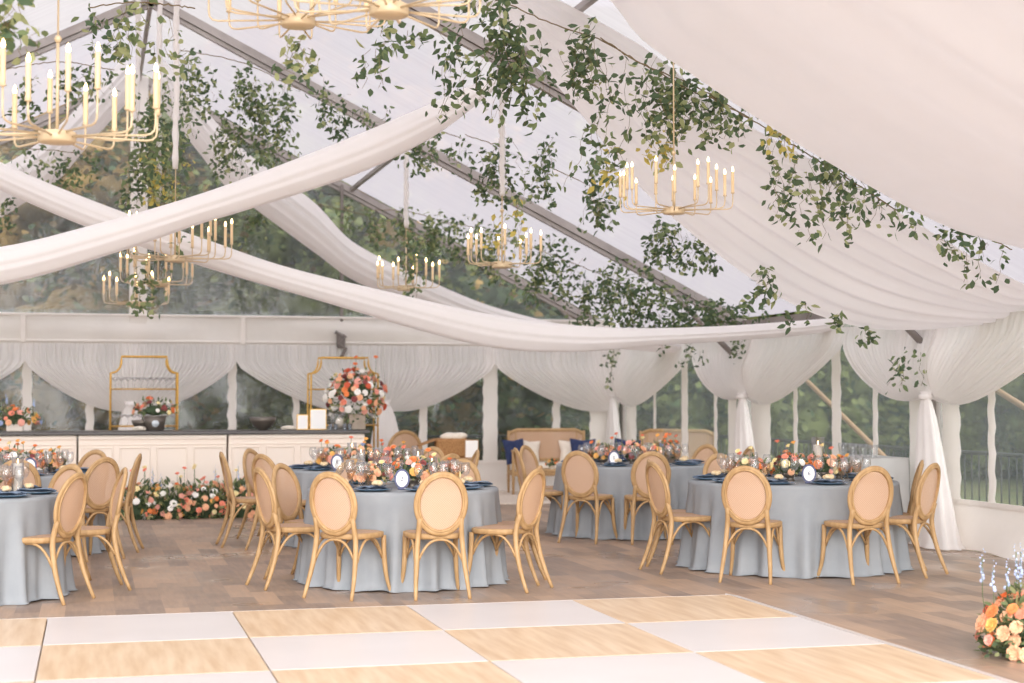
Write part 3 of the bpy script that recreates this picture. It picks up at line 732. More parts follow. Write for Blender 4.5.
PAL = ['orange']*3+['peach']*8+['pink']*4+['coral']*2+['butter']*3+['ivory']*3+['gold_f']*2+['wine', 'blue']
def leaf_into(mb, p, d, nrm, L_, W_, mi=0):
    d = d.normalized(); s = d.cross(nrm)
    if s.length < 1e-4: s = d.cross(Vector((1, .1, 0)))
    s.normalize(); n2 = s.cross(d)
    V = [p, p+d*L_*.35+s*W_*.5+n2*L_*.05, p+d*L_*.35-s*W_*.5+n2*L_*.05, p+d*L_*.4, p+d*L_*.72+s*W_*.36, p+d*L_*.72-s*W_*.36, p+d*L_*.74-n2*L_*.03, p+d*L_-n2*L_*.10]
    mb.add(V, [(0, 3, 1), (0, 2, 3), (3, 6, 4, 1), (2, 5, 6, 3), (6, 7, 4), (5, 7, 6)], True, mi)
def rv(): return Vector((random.gauss(0, 1), random.gauss(0, 1), random.gauss(0, 1))).normalized()
def arrangement(name, label, loc, rad, nb, size, vase=None, pal=PAL, leaves=140, tall=0, tallcols=('blue',), group=None, hemi=True, zc=0.0, leafsz=.05):
    t = thing(name, label, 'flowers', loc, group=group)
    rx, ry, rz = rad
    z0 = zc
    if vase: vase(t)
    m = MB()
    for _ in range(leaves):
        d = rv(); 
        if hemi: d.z = abs(d.z)*1.0
        s = random.uniform(.45, 1.02); p = Vector((d.x*rx*s, d.y*ry*s, z0+d.z*rz*s))
        leaf_into(m, p, (d+rv()*.7), rv(), leafsz*random.uniform(.7, 1.5), leafsz*.45, random.choice((0, 0, 1, 1, 2)))
    m.ball((0, 0, z0+rz*.22), (rx*.5, ry*.5, rz*.32), 12, 7, 0)
    tl = []
    for _ in range(tall):
        c = random.choice(tallcols); bx = random.uniform(-rx*.85, rx*.85); by = random.uniform(-ry*.5, ry*.5); h_ = rz*random.uniform(1.1, 1.5); tl.append((c, bx, by, h_))
        m.tube([(bx*.8, by, z0), (bx, by, z0+h_*.6), (bx, by, z0+h_)], .0025, 5, mi=1)
    m.build('foliage', ['leaf_dark', 'leaf_mid', 'leaf_light'], t)
    pts = []; tries = 0
    while len(pts) < nb and tries < nb*60:
        tries += 1; d = rv()
        if hemi: d.z = abs(d.z)
        if d.y > .75: continue
        p = Vector((d.x*rx, d.y*ry, z0+d.z*rz))*1.0
        if not hemi and p.z < .19: continue
        s = random.uniform(.82, 1.08); p = Vector((p.x*s, p.y*s, z0+(p.z-z0)*s))
        sz = size*random.uniform(.7, 1.25)
        if any((p-q[0]).length < (sz+q[1])*.62 for q in pts): continue
        pts.append((p, sz)); c = random.choice(pal); me = random.choice(BL[c])
        if hemi and d.z < 0.15: p.z = max(p.z, z0+sz*.6)
        q_ = d.to_track_quat('Z', 'Y').to_euler()
        part_of('blossom', me, t, p, q_, (sz, sz, sz))
    for c, bx, by, h_ in tl:
        if c == 'blue':
            mm = MB()
            for q in range(12): mm.ball((bx+random.gauss(0, .008), by+random.gauss(0, .008), z0+h_*(.75+.03*q)), size*.22*(1.1-q/14), 6, 4)
            mm.build('delphinium_spike', 'petal_blue', t)
        else:
            part_of('blossom', BL[c][1], t, (bx, by, z0+h_), (random.uniform(-.4, .4), random.uniform(-.6, .2), 0), (size*.8,)*3)
    return t
def bowl_vase(r_, h_, mt):
    def f_(t):
        m = MB(); m.lathe([(r_*.5, 0), (r_*.55, .01), (r_*.35, h_*.25), (r_*.8, h_*.55), (r_, h_), (r_*.94, h_), (r_*.7, h_*.6), (.01, h_*.4)], 18, cap=False); m.build('vase', mt, t)
    return f_
def box_vase(w_, h_, mt):
    def f_(t):
        m = MB(); m.box((0, 0, h_/2), (w_, w_, h_), bev=.008); m.build('vase', mt, t)
    return f_
cp = {'T1': [(-.28, .0, .62), (.08, .02, 1.0), (.36, .10, .7)], 'T2': [(-.40, .0, .8), (-.06, -.08, 1.0), (.30, .0, .9), (.52, .15, .6)], 'T3': [(-.36, -.05, .8), (0, 0, 1.0), (.34, .02, .95)], 'T4': [(.18, .1, .8), (-.2, 0, .9)], 'T5': [(-.05, -.1, 1.0), (.36, .02, .7), (.15, .1, .8)], 'T6': [(-.30, .0, .85), (.02, .05, .9), (.33, .0, .85)]}
for tn, L in cp.items():
    x, y, r_ = TB[tn]
    for i, (dx, dy, s) in enumerate(L):
        pos = ['left', 'middle', 'right', 'far right'][i] if tn not in ('T4', 'T5') else ['first', 'second', 'third'][i]
        if tn == 'T4': pos = ['right', 'left'][i]
        if tn == 'T5': pos = ['left', 'right', 'rear middle'][i]
        arrangement('floral_centrepiece', 'low peach and orange flower centrepiece on the %s, %s cluster' % (tdesc[tn], pos), (x+dx, y+dy, .762), (.175*s+.02, .15*s, .19*s), int(19*s)+5, .040, bowl_vase(.08*s, .07, 'pewter'), tall=3, tallcols=('orange', 'butter', 'coral', 'gold_f'), leaves=110, zc=.06, leafsz=.045, group='floral centrepieces')
# a tall coral stem arrangement on the far right table
t = arrangement('floral_centrepiece', 'tall loose arrangement of coral blossoms in a bowl, far right table', (*aY(671, 462, 16.9)[:2], .762), (.10, .10, .16), 6, .038, bowl_vase(.09, .09, 'taupe'), pal=['coral', 'orange'], tall=3, tallcols=('coral', 'orange'), leaves=60, zc=.10, group='floral centrepieces')

# hurricane candles
def hurricane(x, y, r_, h_, label, lit=True):
    t = thing('hurricane_candle', label, 'candle', (x, y, .762), group='glass hurricane candles')
    m = MB(); m.lathe([(r_, 0), (r_, h_), (r_-.003, h_), (r_-.003, .01), (.001, .01)], 18, cap=False); m.build('glass_cylinder', 'glass', t)
    m = MB(); m.lathe([(r_*.74, .012), (r_*.74, h_*.8), (r_*.66, h_*.82), (.004, h_*.8)], 14, cap=False); m.build('candle', 'pale_wax', t)
    m = MB(); m.ball((0, 0, h_*.82+.018), (.006, .006, .018), 8, 6); m.build('flame', 'bulb', t)
for px, Y, r_, h_, lb in ((818, 13.2, .058, .38, 'white pillar candle in a tall glass on the right front table'), (418, 13.25, .05, .30, 'tall glass candle cylinder on the front centre table, left of two'), (432, 13.0, .045, .24, 'shorter glass candle cylinder on the front centre table, right of two'),
                          (352, 16.6, .05, .26, 'tall glass candle on the far centre table, left of two'), (361, 16.3, .05, .2, 'shorter glass candle on the far centre table, right of two'), (18, 12.9, .045, .28, 'thin glass candle on the front left table')):
    p = aY(px, 450, Y); hurricane(p[0], p[1], r_, h_, lb)
# oval table number cards
def number_card(px, Y, digit, label):
    p = aY(px, 465, Y); t = thing('table_number', label, 'table number', (p[0], p[1], .762), math.atan2(p[1], p[0])-PI/2, group='oval table numbers')
    def oval(m, rx, rz, y0, y1, zc):
        n = 28; V = [(rx*math.cos(2*PI*q/n), y0, zc+rz*math.sin(2*PI*q/n)) for q in range(n)]+[(rx*math.cos(2*PI*q/n), y1, zc+rz*math.sin(2*PI*q/n)) for q in range(n)]
        m.add(V, [tuple(range(n)), tuple(range(2*n-1, n-1, -1))]+[(q, q+n, (q+1) % n+n, (q+1) % n) for q in range(n)])
    m = MB(); oval(m, .062, .080, -.006, .006, .085); m.box((0, .02, .006), (.07, .06, .012), bev=.003); m.build('frame', 'frame_navy', t)
    m = MB(); oval(m, .047, .064, -.009, -.005, .085); m.build('card', 'card', t)
    cu = bpy.data.curves.new('numeral', 'FONT'); cu.body = digit; cu.size = .05; cu.align_x = 'CENTER'; cu.align_y = 'CENTER'; cu.extrude = .0008
    tmp = bpy.data.objects.new('tmp', cu); me = bpy.data.meshes.new_from_object(tmp); bpy.data.objects.remove(tmp); me.materials.clear(); me.materials.append(MATS['ink'])
    o = bpy.data.objects.new('numeral', me); COL.objects.link(o); o.parent = t; o.location = (0, -.0105, .085); o.rotation_euler = (PI/2, 0, 0)
for px, Y, dgt, lb in ((402, 12.62, '2', 'navy-rimmed oval number card on the front centre table'), (809, 12.62, '6', 'navy-rimmed oval number card on the right front table'), (614, 16.25, '5', 'navy-rimmed oval number card on the far right table'), (30, 15.8, '1', 'navy-rimmed oval number card on the far left table'), (337, 15.95, '4', 'navy-rimmed oval number card on the far centre table')):
    number_card(px, Y, dgt, lb)

# ------------------------------------------------------------------ bar
YF = 20.6; seams = [-3.9, -2.03, -0.17, 1.67, 3.44]
bl = ['cream panelled bar unit at the far left end, mostly out of frame', 'cream panelled bar unit second from the left', 'cream panelled bar unit in the middle, behind the meadow flowers', 'cream panelled bar unit at the right end, below the tall flowers']
for i in range(4):
    a, c = seams[i]+.012, seams[i+1]-.012; t = thing('bar_unit', bl[i], 'bar', ((a+c)/2, YF+.33, 0), group='bar units'); wd = c-a
    m = MB(); m.box((0, 0, .51), (wd, .62, 1.02), bev=.006); m.build('body', 'bar_paint', t)
    m = MB(); m.box((0, -.318, .05), (wd, .03, .10), bev=.006); m.box((0, -.318, .985), (wd, .03, .05), bev=.006); m.box((0, -.316, .90), (wd, .02, .02), bev=.005); m.build('moulding', 'bar_paint', t)
    for q in range(4):
        pw = wd/4-.07; xc = -wd/2+wd/4*(q+.5)
        m = MB(); z0, z1 = .16, .86
        for (cx, cz, w_, h_) in ((xc, z0, pw, .022), (xc, z1, pw, .022), (xc-pw/2+.011, (z0+z1)/2, .022, z1-z0), (xc+pw/2-.011, (z0+z1)/2, .022, z1-z0)): m.box((cx, -.318, cz), (w_, .022, h_), bev=.006)
        m.build('panel_frame', 'bar_paint', t)
m = MB(); m.box(((seams[0]+seams[-1])/2+.01, YF+.32, 1.045), (seams[-1]-seams[0]+.08, .74, .045), bev=.008); tag(m.build('bar_worktop', 'bar_top'), 'long thin black worktop running over the cream bar', 'worktop')
ZB = 1.068
def etagere(px0, px1, label):
    Y = 22.3; x0 = aY(px0, 390, Y)[0]; x1 = aY(px1, 390, Y)[0]; w_ = (x1-x0)/2; H = 2.04
    t = thing('gold_shelf', label, 'shelf', ((x0+x1)/2, Y, 0)); c_ = .13
    for y in (-.16, .16):
        pts = [(-w_, y, 0), (-w_, y, H-.20)]+[(-w_+c_-c_*math.cos(a)*1.0, y, H-.20+(.0)+.16*math.sin(a)) for a in ()]
        pts = [(-w_, y, 0), (-w_, y, H-.22), (-w_+.02, y, H-.22)]
        for k_ in range(7): a = PI/2*k_/6; pts.append((-w_+.02+.12*math.sin(a), y, H-.22+.16*(1-math.cos(a))))
        pts += [(-w_+.14, y, H)]; pts += [(-p[0], p[1], p[2]) for p in pts[::-1]]
        m = MB(); m.tube(pts, .013, 6, up=(0, 1, 0)); m.build('frame', 'gold', t)
    for z in (.5, 1.10, 1.60):
        m = MB()
        for y in (-.16, .16): m.tube([(-w_, y, z), (w_, y, z)], .011, 6)
        for s in (-1, 1): m.tube([(s*w_, -.16, z), (s*w_, .16, z)], .011, 6)
        m.build('shelf_rail', 'gold', t)
        m = MB(); m.box((0, 0, z+.006), (2*w_-.02, .30, .008)); m.build('glass_shelf', 'glass', t)
    return (x0+x1)/2, Y, w_
for (a, c, lb, rows) in ((110.5, 177, 'gold-framed shelf with notched corners behind the left part of the bar', (1.10, 1.60)), (309.5, 376, 'gold-framed shelf with notched corners behind the tall flowers', (1.10,))):
    xc, Y, w_ = etagere(a, c, lb)
    for z in rows:
        for q in range(10):
            for yy in (-.08, .08):
                nm = 'upper' if z > 1.3 else 'lower'; wh = 'left' if a < 200 else 'right'
                top('coupe_glass', COUPE, 'small coupe glass in the row on the %s shelf of the %s gold stand' % (nm, wh), 'glass', (xc-w_+.06+(2*w_-.12)*q/9, Y+yy, z+.012), (0, 0, q), group='coupe glasses on the %s shelf, %s stand' % (nm, wh))
def bar_x(px, Y=20.95): return float(aY(px, 425, Y)[0])
# pewter bowls
def metal_bowl(px, r_, label, Y=20.9):
    m = MB(); m.lathe([(r_*.35, 0), (r_*.4, .008), (r_*.72, r_*.30), (r_*.95, r_*.68), (r_*1.05, r_*1.0), (r_*1.02, r_*1.0), (r_*.9, r_*.68), (.01, r_*.12)], 24, cap=False)
    o = m.build('metal_bowl', 'pewter'); o.location = (bar_x(px, Y), Y, ZB); tag(o, label, 'bowl')
metal_bowl(263, .165, 'dark pewter bowl standing alone on the bar worktop'); metal_bowl(142, .13, 'dark pewter bowl behind the flower pot on the bar', 21.1)
def pot_vase(t):
    m = MB(); m.lathe([(.10, 0), (.11, .01), (.125, .09), (.14, .18), (.132, .18), (.11, .05), (.01, .04)], 24, cap=False); m.build('vase', 'pewter', t)
    m = MB(); n = 20; m.lathe([(.045, -.003), (.045, .003)], 20); o = m.build('round_badge', 'plate_rim', t); o.rotation_euler = (PI/2, 0, 0); o.location = (.0, -.128, .09)
arrangement('bar_flowers', 'orange and ivory flowers in a pewter pot on the bar', (bar_x(155), 20.95, ZB), (.27, .16, .20), 22, .045, pot_vase, pal=['peach', 'orange', 'ivory', 'ivory', 'coral', 'wine', 'butter'], leaves=120, zc=.21, leafsz=.06)
arrangement('bar_flowers', 'orange flowers with blue stock in a white box at the left end of the bar', (bar_x(15), 20.95, ZB), (.30, .16, .24), 24, .048, box_vase(.2, .09, 'bar_paint'), pal=['orange', 'coral', 'gold_f', 'peach', 'pink', 'blue'], leaves=160, zc=.08, tall=3, leafsz=.06)
random.seed(11)
arrangement('bar_flowers', 'large rust, peach and ivory bouquet in a taupe cube vase on the bar', (bar_x(356, 20.9), 20.9, ZB), (.40, .25, .36), 92, .052, box_vase(.22, .20, 'taupe'), pal=['peach', 'peach', 'peach', 'butter', 'ivory', 'ivory', 'orange', 'coral', 'rust', 'pink', 'wine'], leaves=380, zc=.42, tall=3, tallcols=('orange', 'butter'), leafsz=.07, hemi=False)
# folded towels, framed menus, glass bowl
for px, w_, lb in ((139, .16, 'rolled white napkin beside the pewter pot on the bar'), (288, .2, 'rolled white napkin beside the framed menus')):
    m = MB(); m.tube([(-w_/2, 0, .02), (-w_/6, .01, .028), (w_/6, -.01, .027), (w_/2, 0, .02)], [.018, .026, .025, .018], 10); m.tube([(-w_/2.4, -.02, .035), (0, -.01, .045), (w_/2.4, -.02, .035)], .014, 8)
    o = m.build('rolled_napkin', 'cream'); o.location = (bar_x(px), 20.85, ZB); tag(o, lb, 'napkin')
for px, w_, h_, lb in ((301.5, .15, .20, 'small gold-framed menu card on the bar, left of the larger one'), (317, .22, .27, 'larger gold-framed menu card on the bar, beside the round glass bowl')):
    t = thing('framed_menu', lb, 'menu', (bar_x(px), 20.85, ZB)); m = MB(); m.box((0, 0, h_/2), (w_, .018, h_), bev=.004); m.build('frame', 'gold', t)
    m = MB(); m.box((0, -.011, h_/2), (w_-.022, .004, h_-.022)); m.build('card', 'card', t)
t = thing('glass_bowl', 'round clear glass bowl beside the bouquet on the bar', 'bowl', (bar_x(337), 20.85, ZB))
m = MB(); m.lathe([(.05, 0), (.06, .006), (.10, .06), (.115, .12), (.095, .19), (.07, .215), (.066, .215), (.09, .185), (.108, .12), (.01, .02)], 22, cap=False); m.build('bowl', 'glass', t)
m = MB(); m.ball((.02, 0, .09), (.06, .05, .07), 10, 7); m.build('filling', 'cream', t)
for i, px in enumerate((328, 333, 342, 347)):
    m = MB(); m.lathe([(.026, 0), (.03, .075), (.027, .075), (.024, .006), (.001, .006)], 14, cap=False)
    top('tumbler', m.mesh('tumbler', 'blue_glass'), 'small bluish tumbler at the foot of the glass bowl on the bar', 'glass', (bar_x(px), 20.72, ZB), group='tumblers by the glass bowl')
# meadow flowers along the bar foot
random.seed(5)
for i, (px, wd, nb, lb) in enumerate(((140, .36, 32, 'meadow of orange and peach flowers on the floor at the bar foot, left clump'), (172, .38, 46, 'meadow of peach and ivory flowers on the floor at the bar foot, middle clump'), (207, .40, 46, 'meadow of ivory and orange flowers at the bar foot, right of the middle'), (243, .40, 46, 'meadow of blush flowers on the floor at the bar foot, right clump behind the chair'))):
    arrangement('meadow_flowers', lb, (bar_x(px, 20.2), 20.2, 0), (wd, .2, .44), nb+14, .046, None, pal=['orange', 'coral', 'peach', 'peach', 'ivory', 'ivory', 'butter', 'pink', 'gold_f'], leaves=430, tall=5, tallcols=('blue', 'butter', 'coral'), zc=0.0, leafsz=.085, group='meadow flowers along the bar')
random.seed(21)
p = gp(1034, 655)
arrangement('floor_flowers', 'large peach and coral floor arrangement at the lower right, cut by the frame', (p[0]+.02, p[1], 0), (.33, .30, .42), 72, .052, None, pal=['peach', 'peach', 'peach', 'coral', 'pink', 'coral', 'orange', 'gold_f'], leaves=1100, tall=9, tallcols=('blue',), zc=0.0, leafsz=.055)

# ------------------------------------------------------------------ lounge
m = MB(); m.box((6.15, 22.9, .012), (4.0, 2.9, .02), bev=.006); tag(m.build('area_rug', 'rug_mat'), 'pale rug under the lounge seats in the far corner', 'rug')
def settee(x, y, rz, w_, label):
    t = thing('settee', label, 'settee', (x, y, .022), rz); h = .40
    for s in (-1, 1):
        for yy in (-.28, .26):
            m = MB(); m.tube([(s*(w_/2-.03), yy, 0), (s*(w_/2-.03), yy, h*.6), (s*(w_/2-.03), yy, .64 if yy < 0 else .95)], [.018, .024, .022], 8); m.build('leg', 'oak', t)
        m = MB(); m.tube([(s*(w_/2-.03), .26, .68), (s*(w_/2-.03), 0, .66), (s*(w_/2-.03), -.30, .64)], .02, 8); m.build('armrest', 'oak', t)
    m = MB(); m.box((0, 0, .31), (w_-.04, .58, .07), bev=.015); m.build('seat_frame', 'oak', t)
    m = MB(); m.box((0, -.01, .40), (w_-.09, .54, .12), bev=.035); m.build('seat_cushion', 'cream', t)
    def topz(u): return 1.0*.89+.07*min(1, max(0, (1-abs(u)**4)*1.6))
    m = MB(); pts = [((w_/2-.03)*u, .27, topz(u)) for u in np.linspace(-1, 1, 25)]; m.tube(pts, .027, 8); m.box((0, .27, .50), (w_-.08, .03, .05), bev=.01)
    for s in (-1, 1): m.tube([(s*(w_/2-.16), .27, .50), (s*(w_/2-.14), .27, .96)], .012, 6)
    m.build('back_frame', 'oak', t)
    P = []
    for u in np.linspace(-1, 1, 21):
        for v in np.linspace(0, 1, 5): P.append(((w_/2-.05)*u, .265, .50+(topz(u)-.50)*v))
    m = MB(); m.grid(P, 21, 5); m.build('back_cane', 'cane', t)
    return t
def pillow(loc, rz, mt, label, s=.46, lean=.35):
    m = MB(); n = 14; P = []
    for sd in (1, -1):
        P = []
        for i in range(n+1):
            for j in range(n+1):
                u, v = i/n*2-1, j/n*2-1; pinch = 1-.16*(1-abs(u*v))*max(abs(u), abs(v))**3
                th = .085*(1-abs(u)**2.5)**.6*(1-abs(v)**2.5)**.6*(1+.15*math.sin(u*4+v*3))
                P.append((u*s/2*pinch, sd*th, v*s/2*pinch+s/2))
        m.grid(P if sd == 1 else P, n+1, n+1)
    o = m.build('throw_pillow', mt); o.location = loc; o.rotation_euler = (-lean, random.uniform(-.12, .12), rz); return tag(o, label, 'cushion')
sx_, sy_ = aY(549, 470, 23.6)[:2]; sz_ = math.atan2(sy_, sx_)-PI/2
settee(sx_, sy_, -.12, 1.24, 'long cane-back settee with cream seat in front of the back wall')
def onS(u, v): c, s = math.cos(-.12), math.sin(-.12); return (sx_+u*c-v*s, sy_+u*s+v*c)
pillow((*onS(-.30, .08), .48), .1, 'cream', 'cream cushion behind the left navy one on the settee', .36, .2)
pillow((*onS(.36, .08), .48), -.1, 'cream', 'cream cushion behind the right navy one on the settee', .36, .2)
pillow((*onS(-.50, -.10), .47), .35, 'navy', 'crumpled navy cushion at the left end of the settee', .40, .3)
pillow((*onS(.50, -.08), .47), -.3, 'navy', 'crumpled navy cushion at the right end of the settee', .40, .3)
s2 = aY(668, 470, 22.6); settee(s2[0], s2[1], -.9, 1.35, 'second cane-back settee in the corner, hidden behind the far right table')
pillow((s2[0]-.62, s2[1]+.25, .46), -.6, 'navy', 'dark navy cushion beside the corner settee, between it and the long one', .42, .3)
ct = aY(552, 480, 22.3); t = thing('coffee_table', 'small wooden coffee table before the settee', 'table', (ct[0], ct[1], .022))
m = MB(); m.lathe([(.0, .40), (.30, .40), (.31, .415), (.30, .43), (0, .43)], 26, cap=False); m.build('tabletop', 'oak', t)
for a in (.6, 2.2, 3.7, 5.3): m = MB(); m.tube([(.2*math.cos(a), .2*math.sin(a), .40), (.25*math.cos(a), .25*math.sin(a), 0)], [.018, .012], 7); m.build('leg', 'oak', t)
arrangement('small_flowers', 'tiny orange and yellow posy on the coffee table', (ct[0], ct[1], .452), (.10, .08, .10), 8, .03, bowl_vase(.05, .05, 'cream'), pal=['orange', 'gold_f', 'butter'], leaves=50, zc=.04)
# cane armchairs by the railing
def armchair(px, Y, rz, label):
    p = aY(px, 470, Y); t = thing('cane_armchair', label, 'armchair', (p[0], p[1], 0), rz)
    for s in (-1, 1):
        for yy in (-.26, .24): m = MB(); m.tube([(s*.29, yy, 0), (s*.29, yy, .62 if yy < 0 else .80)], [.016, .022], 8); m.build('leg', 'oak', t)
        m = MB(); m.tube([(s*.29, .25, .66), (s*.30, 0, .65), (s*.29, -.28, .62)], .02, 8); m.build('armrest', 'oak', t)
    m = MB(); m.box((0, 0, .32), (.58, .52, .07), bev=.02); m.build('seat_frame', 'oak', t)
    m = MB(); m.box((0, 0, .40), (.54, .5, .11), bev=.04); m.build('seat_cushion', 'cream', t)
    pts = [(.30*math.cos(a)*1.0, .25, .72+.27*math.sin(a)) for a in np.linspace(-.5, PI+.5, 22)]
    m = MB(); m.tube(pts, .026, 8, up=(0, 1, 0)); m.build('back_frame', 'oak', t)
    V = [(0, .25, .72)]+[(.29*math.cos(a), .25, .72+.26*math.sin(a)) for a in np.linspace(0, 2*PI, 28, endpoint=False)]
    m = MB(); m.add(V, [(0, 1+q, 1+(q+1) % 28) for q in range(28)]); m.build('back_cane', 'cane', t)
armchair(416, 22.6, .5, 'round-backed cane armchair beside the basket, near the railing')
# basket on a crate, with blankets and sign
p0 = aY(450, 450, 21.3); t = thing('wooden_crate', 'wooden crate standing under the wicker basket', 'crate', (p0[0], p0[1], 0), -.1)
for z in (.08, .23, .40, .58): m = MB(); m.box((0, -.19, z), (.62, .02, .10), bev=.004); m.box((0, .19, z), (.62, .02, .10), bev=.004); m.box((-.31, 0, z), (.02, .36, .10), bev=.004); m.box((.31, 0, z), (.02, .36, .10), bev=.004); m.build('slat_row', 'timber', t)
m = MB(); m.box((0, -.04, .655), (.72, .56, .03), bev=.006); m.build('top_board', 'timber', t)
t = thing('wicker_basket', 'open wicker hamper full of white blankets beyond the tables', 'basket', (p0[0]+.02, p0[1], .672), -.1)
m = MB(); m.box((0, 0, .13), (.44, .32, .26), bev=.03); m.build('basket_body', 'wicker', t)
m = MB(); V = [(-.22, -.16, .26), (-.22, .16, .26), (-.46, .16, .17), (-.46, -.16, .17)]; V += [(x, y, z-.02) for x, y, z in V]
m.add(V, [(0, 1, 2, 3), (7, 6, 5, 4), (0, 4, 5, 1), (1, 5, 6, 2), (2, 6, 7, 3), (3, 7, 4, 0)]); m.build('lid', 'wicker', t)
m = MB()
for q in range(7): m.ball((random.uniform(-.12, .12), random.uniform(-.08, .08), .27+random.uniform(0, .03)), (.11, .09, .045), 10, 6)
tag(m.build('blanket_bundle', 'cream', None, (p0[0]+.02, p0[1], .67)), 'bundle of white blankets heaped in the wicker hamper', 'blankets')
t = thing('framed_sign', 'white card in a wooden frame leaning on the hamper', 'sign', (p0[0]+.25, p0[1]-.22, .672), -.1)
m = MB(); m.box((0, 0, .12), (.19, .015, .25), bev=.004); m.build('frame', 'timber', t); m = MB(); m.box((0, -.010, .12), (.165, .004, .225)); m.build('card', 'card', t)
# service table by the right wall
ty0, ty1 = [float(aX(px, 450, 7.75)[1]) for px in (873, 843)]; p1 = (0, (ty0+ty1)/2); hl = (ty1-ty0)/2+.10
mat('grey_linen', (190, 190, 188), 0.9, noise=(182, 182, 180), nscale=6)
t = thing('service_table', 'cloth-covered side table against the right wall behind the right front table', 'table', (7.85, p1[1], 0))
m = MB(); m.box((0, 0, .855), (.46, 2*hl-.06, .03), bev=.006); m.build('tabletop', 'timber', t)
P = []
per = [(-.26, -hl), (.26, -hl), (.26, hl), (-.26, hl)]; pts = []
for q in range(4):
    a, c = per[q], per[(q+1) % 4]
    for k_ in range(20): pts.append((a[0]+(c[0]-a[0])*k_/20, a[1]+(c[1]-a[1])*k_/20))
for j in range(6):
    for q, (x, y) in enumerate(pts): s = 1+.02*j*math.sin(q*1.1)*.5+.004*j; P.append((x*s, y*s, .875-.86*j/5))
m = MB(); m.grid(P, 6, 80, wrap=True); m.add([(x, y, .876) for x, y in per], [(0, 1, 2, 3)]); m.build('table_cover', 'grey_linen', t)
m = MB(); m.lathe([(.04, 0), (.05, .08), (.052, .13), (.049, .13), (.046, .08), (.037, .008), (.001, .008)], 14, cap=False); TUM = m.mesh('large_tumbler', 'glass')
for q, px in enumerate((843, 853, 863, 873)):
    Yq = aX(px, 450, 7.75)[1]; top('large_tumbler', TUM, 'tall clear tumbler in the row on the side table by the right wall', 'glass', (7.75, Yq, .878), group='tumblers on the side table')

# ------------------------------------------------------------------ chandeliers
def chandelier_proto(R, n, h_up, cand, name_seed):
    rr = random.Random(name_seed); t = thing('candle_chandelier', 'x', 'chandelier')
    m = MB(); m.lathe([(.02, -.012), (.10, -.010), (.105, 0), (.105, .045), (.095, .052), (.02, .056)], 24); m.build('base_drum', 'brass', t)
    m = MB(); m.tube([(0, 0, .05), (0, 0, .55)], .009, 8); m.lathe([(.012, .55), (.022, .57), (.012, .59)], 12); m.build('stem', 'brass', t)
    m = MB(); m.lathe([(.014, 0), (.0145, .01), (.0145, cand), (.010, cand+.006)], 10); CM = m.mesh('candle', 'candle')
    m = MB(); m.lathe([(.004, 0), (.011, .010), (.012, .022), (.007, .040), (.002, .052)], 10); BM = m.mesh('bulb', 'bulb')
    for q in range(n):
        a = 2*PI*(q+.3)/n; k_ = q % 3; r0 = R*(1.0, .80, .92)[k_]; hh = h_up*(1.0, 1.25, .75)[k_]; zz = (.030, .042, .018)[k_]
        pts = [(.09, zz), (r0-.06, zz), (r0-.025, zz+.008), (r0-.006, zz+.028), (r0, zz+.065), (r0, zz+hh)]
        m = MB(); m.tube([(x*math.cos(a), x*math.sin(a), z) for x, z in pts], .0062, 6)
        m.lathe([(.010, zz+hh-.004), (.020, zz+hh+.002), (.018, zz+hh+.010)], 10, (r0*math.cos(a), r0*math.sin(a), 0)); m.build('arm', 'brass', t)
        c = part_of('candle', CM, t, (r0*math.cos(a), r0*math.sin(a), zz+hh+.008)); part_of('bulb', BM, c, (0, 0, cand+.004))
    return t
BIG = chandelier_proto(.55, 16, .15, .19, 1); SMALL = chandelier_proto(.40, 10, .12, .15, 2)
cl = [(57, 141, 9.2, 'B', 'big brass candle chandelier at the upper left, nearest and lit'), (298, 25, 9.7, 'B', 'brass chandelier cut by the top edge, left of the two'), (389, 14, 8.3, 'B', 'brass chandelier cut by the top edge, right of the two'),
      (674, 213, 11.6, 'M', 'brass candle chandelier hanging under the leafy vine at the right'), (175, 261, 16.0, 'B', 'brass candle chandelier just behind the crossing swags'),
      (502, 267, 15.6, 'S', 'small brass candle chandelier at the centre of the tent'), (406, 290, 18.8, 'S', 'small brass candle chandelier left of the centre one'), (136, 306, 19.6, 'S', 'small brass candle chandelier lowest at the left, before the gable post'), (158, 286, 17.9, 'S', 'small brass candle chandelier between two others under the swags')]
first = {'B': True, 'S': True}
for i, (px, py, Y, k_, lb) in enumerate(cl):
    src = SMALL if k_ == 'S' else BIG; sc_ = .82 if k_ == 'M' else 1; k_ = 'S' if k_ == 'S' else 'B'; o_sc = sc_
    o = src if first[k_] else copy_tree(src)
    first[k_] = False
    p = aY(px, py, Y); o.location = tuple(p); o.scale = (o_sc,)*3; o.rotation_euler = (0, 0, i*.37); tag(o, lb, 'chandelier', 'candle chandeliers')
for i, (px, py, Y, k_, lb) in enumerate(cl):       # hanging cables in ruched white sleeves
    p = aY(px, py, Y); ztop = roof(p[0])-.02; z0 = p[2]+.56*(.82 if k_ == 'M' else 1)
    if ztop-z0 < .1: continue
    n = 24; rr = random.Random(i); pts = [(p[0]+rr.uniform(-.006, .006), p[1], z0+(ztop-z0)*q/(n-1)) for q in range(n)]
    t = thing('hanging_cable', 'hanging cable above the '+lb.split(' chandelier')[0].replace('big ', '')+' chandelier'+lb.split(' chandelier')[1], 'cable')
    m = MB(); m.tube([(p[0], p[1], z0-.02), (p[0], p[1], ztop)], .006, 6); m.build('cable', 'brass', t)
    if i not in (0, 1, 2, 3):
        m = MB(); z1 = z0+(ztop-z0)*.12
        m.tube([(a, b_, z1+(c-z0)*.88) for a, b_, c in pts], [.022+.010*(q % 2)+.004*rr.random() for q in range(n)], 8); m.build('cable_sleeve', 'swag_cloth', t)

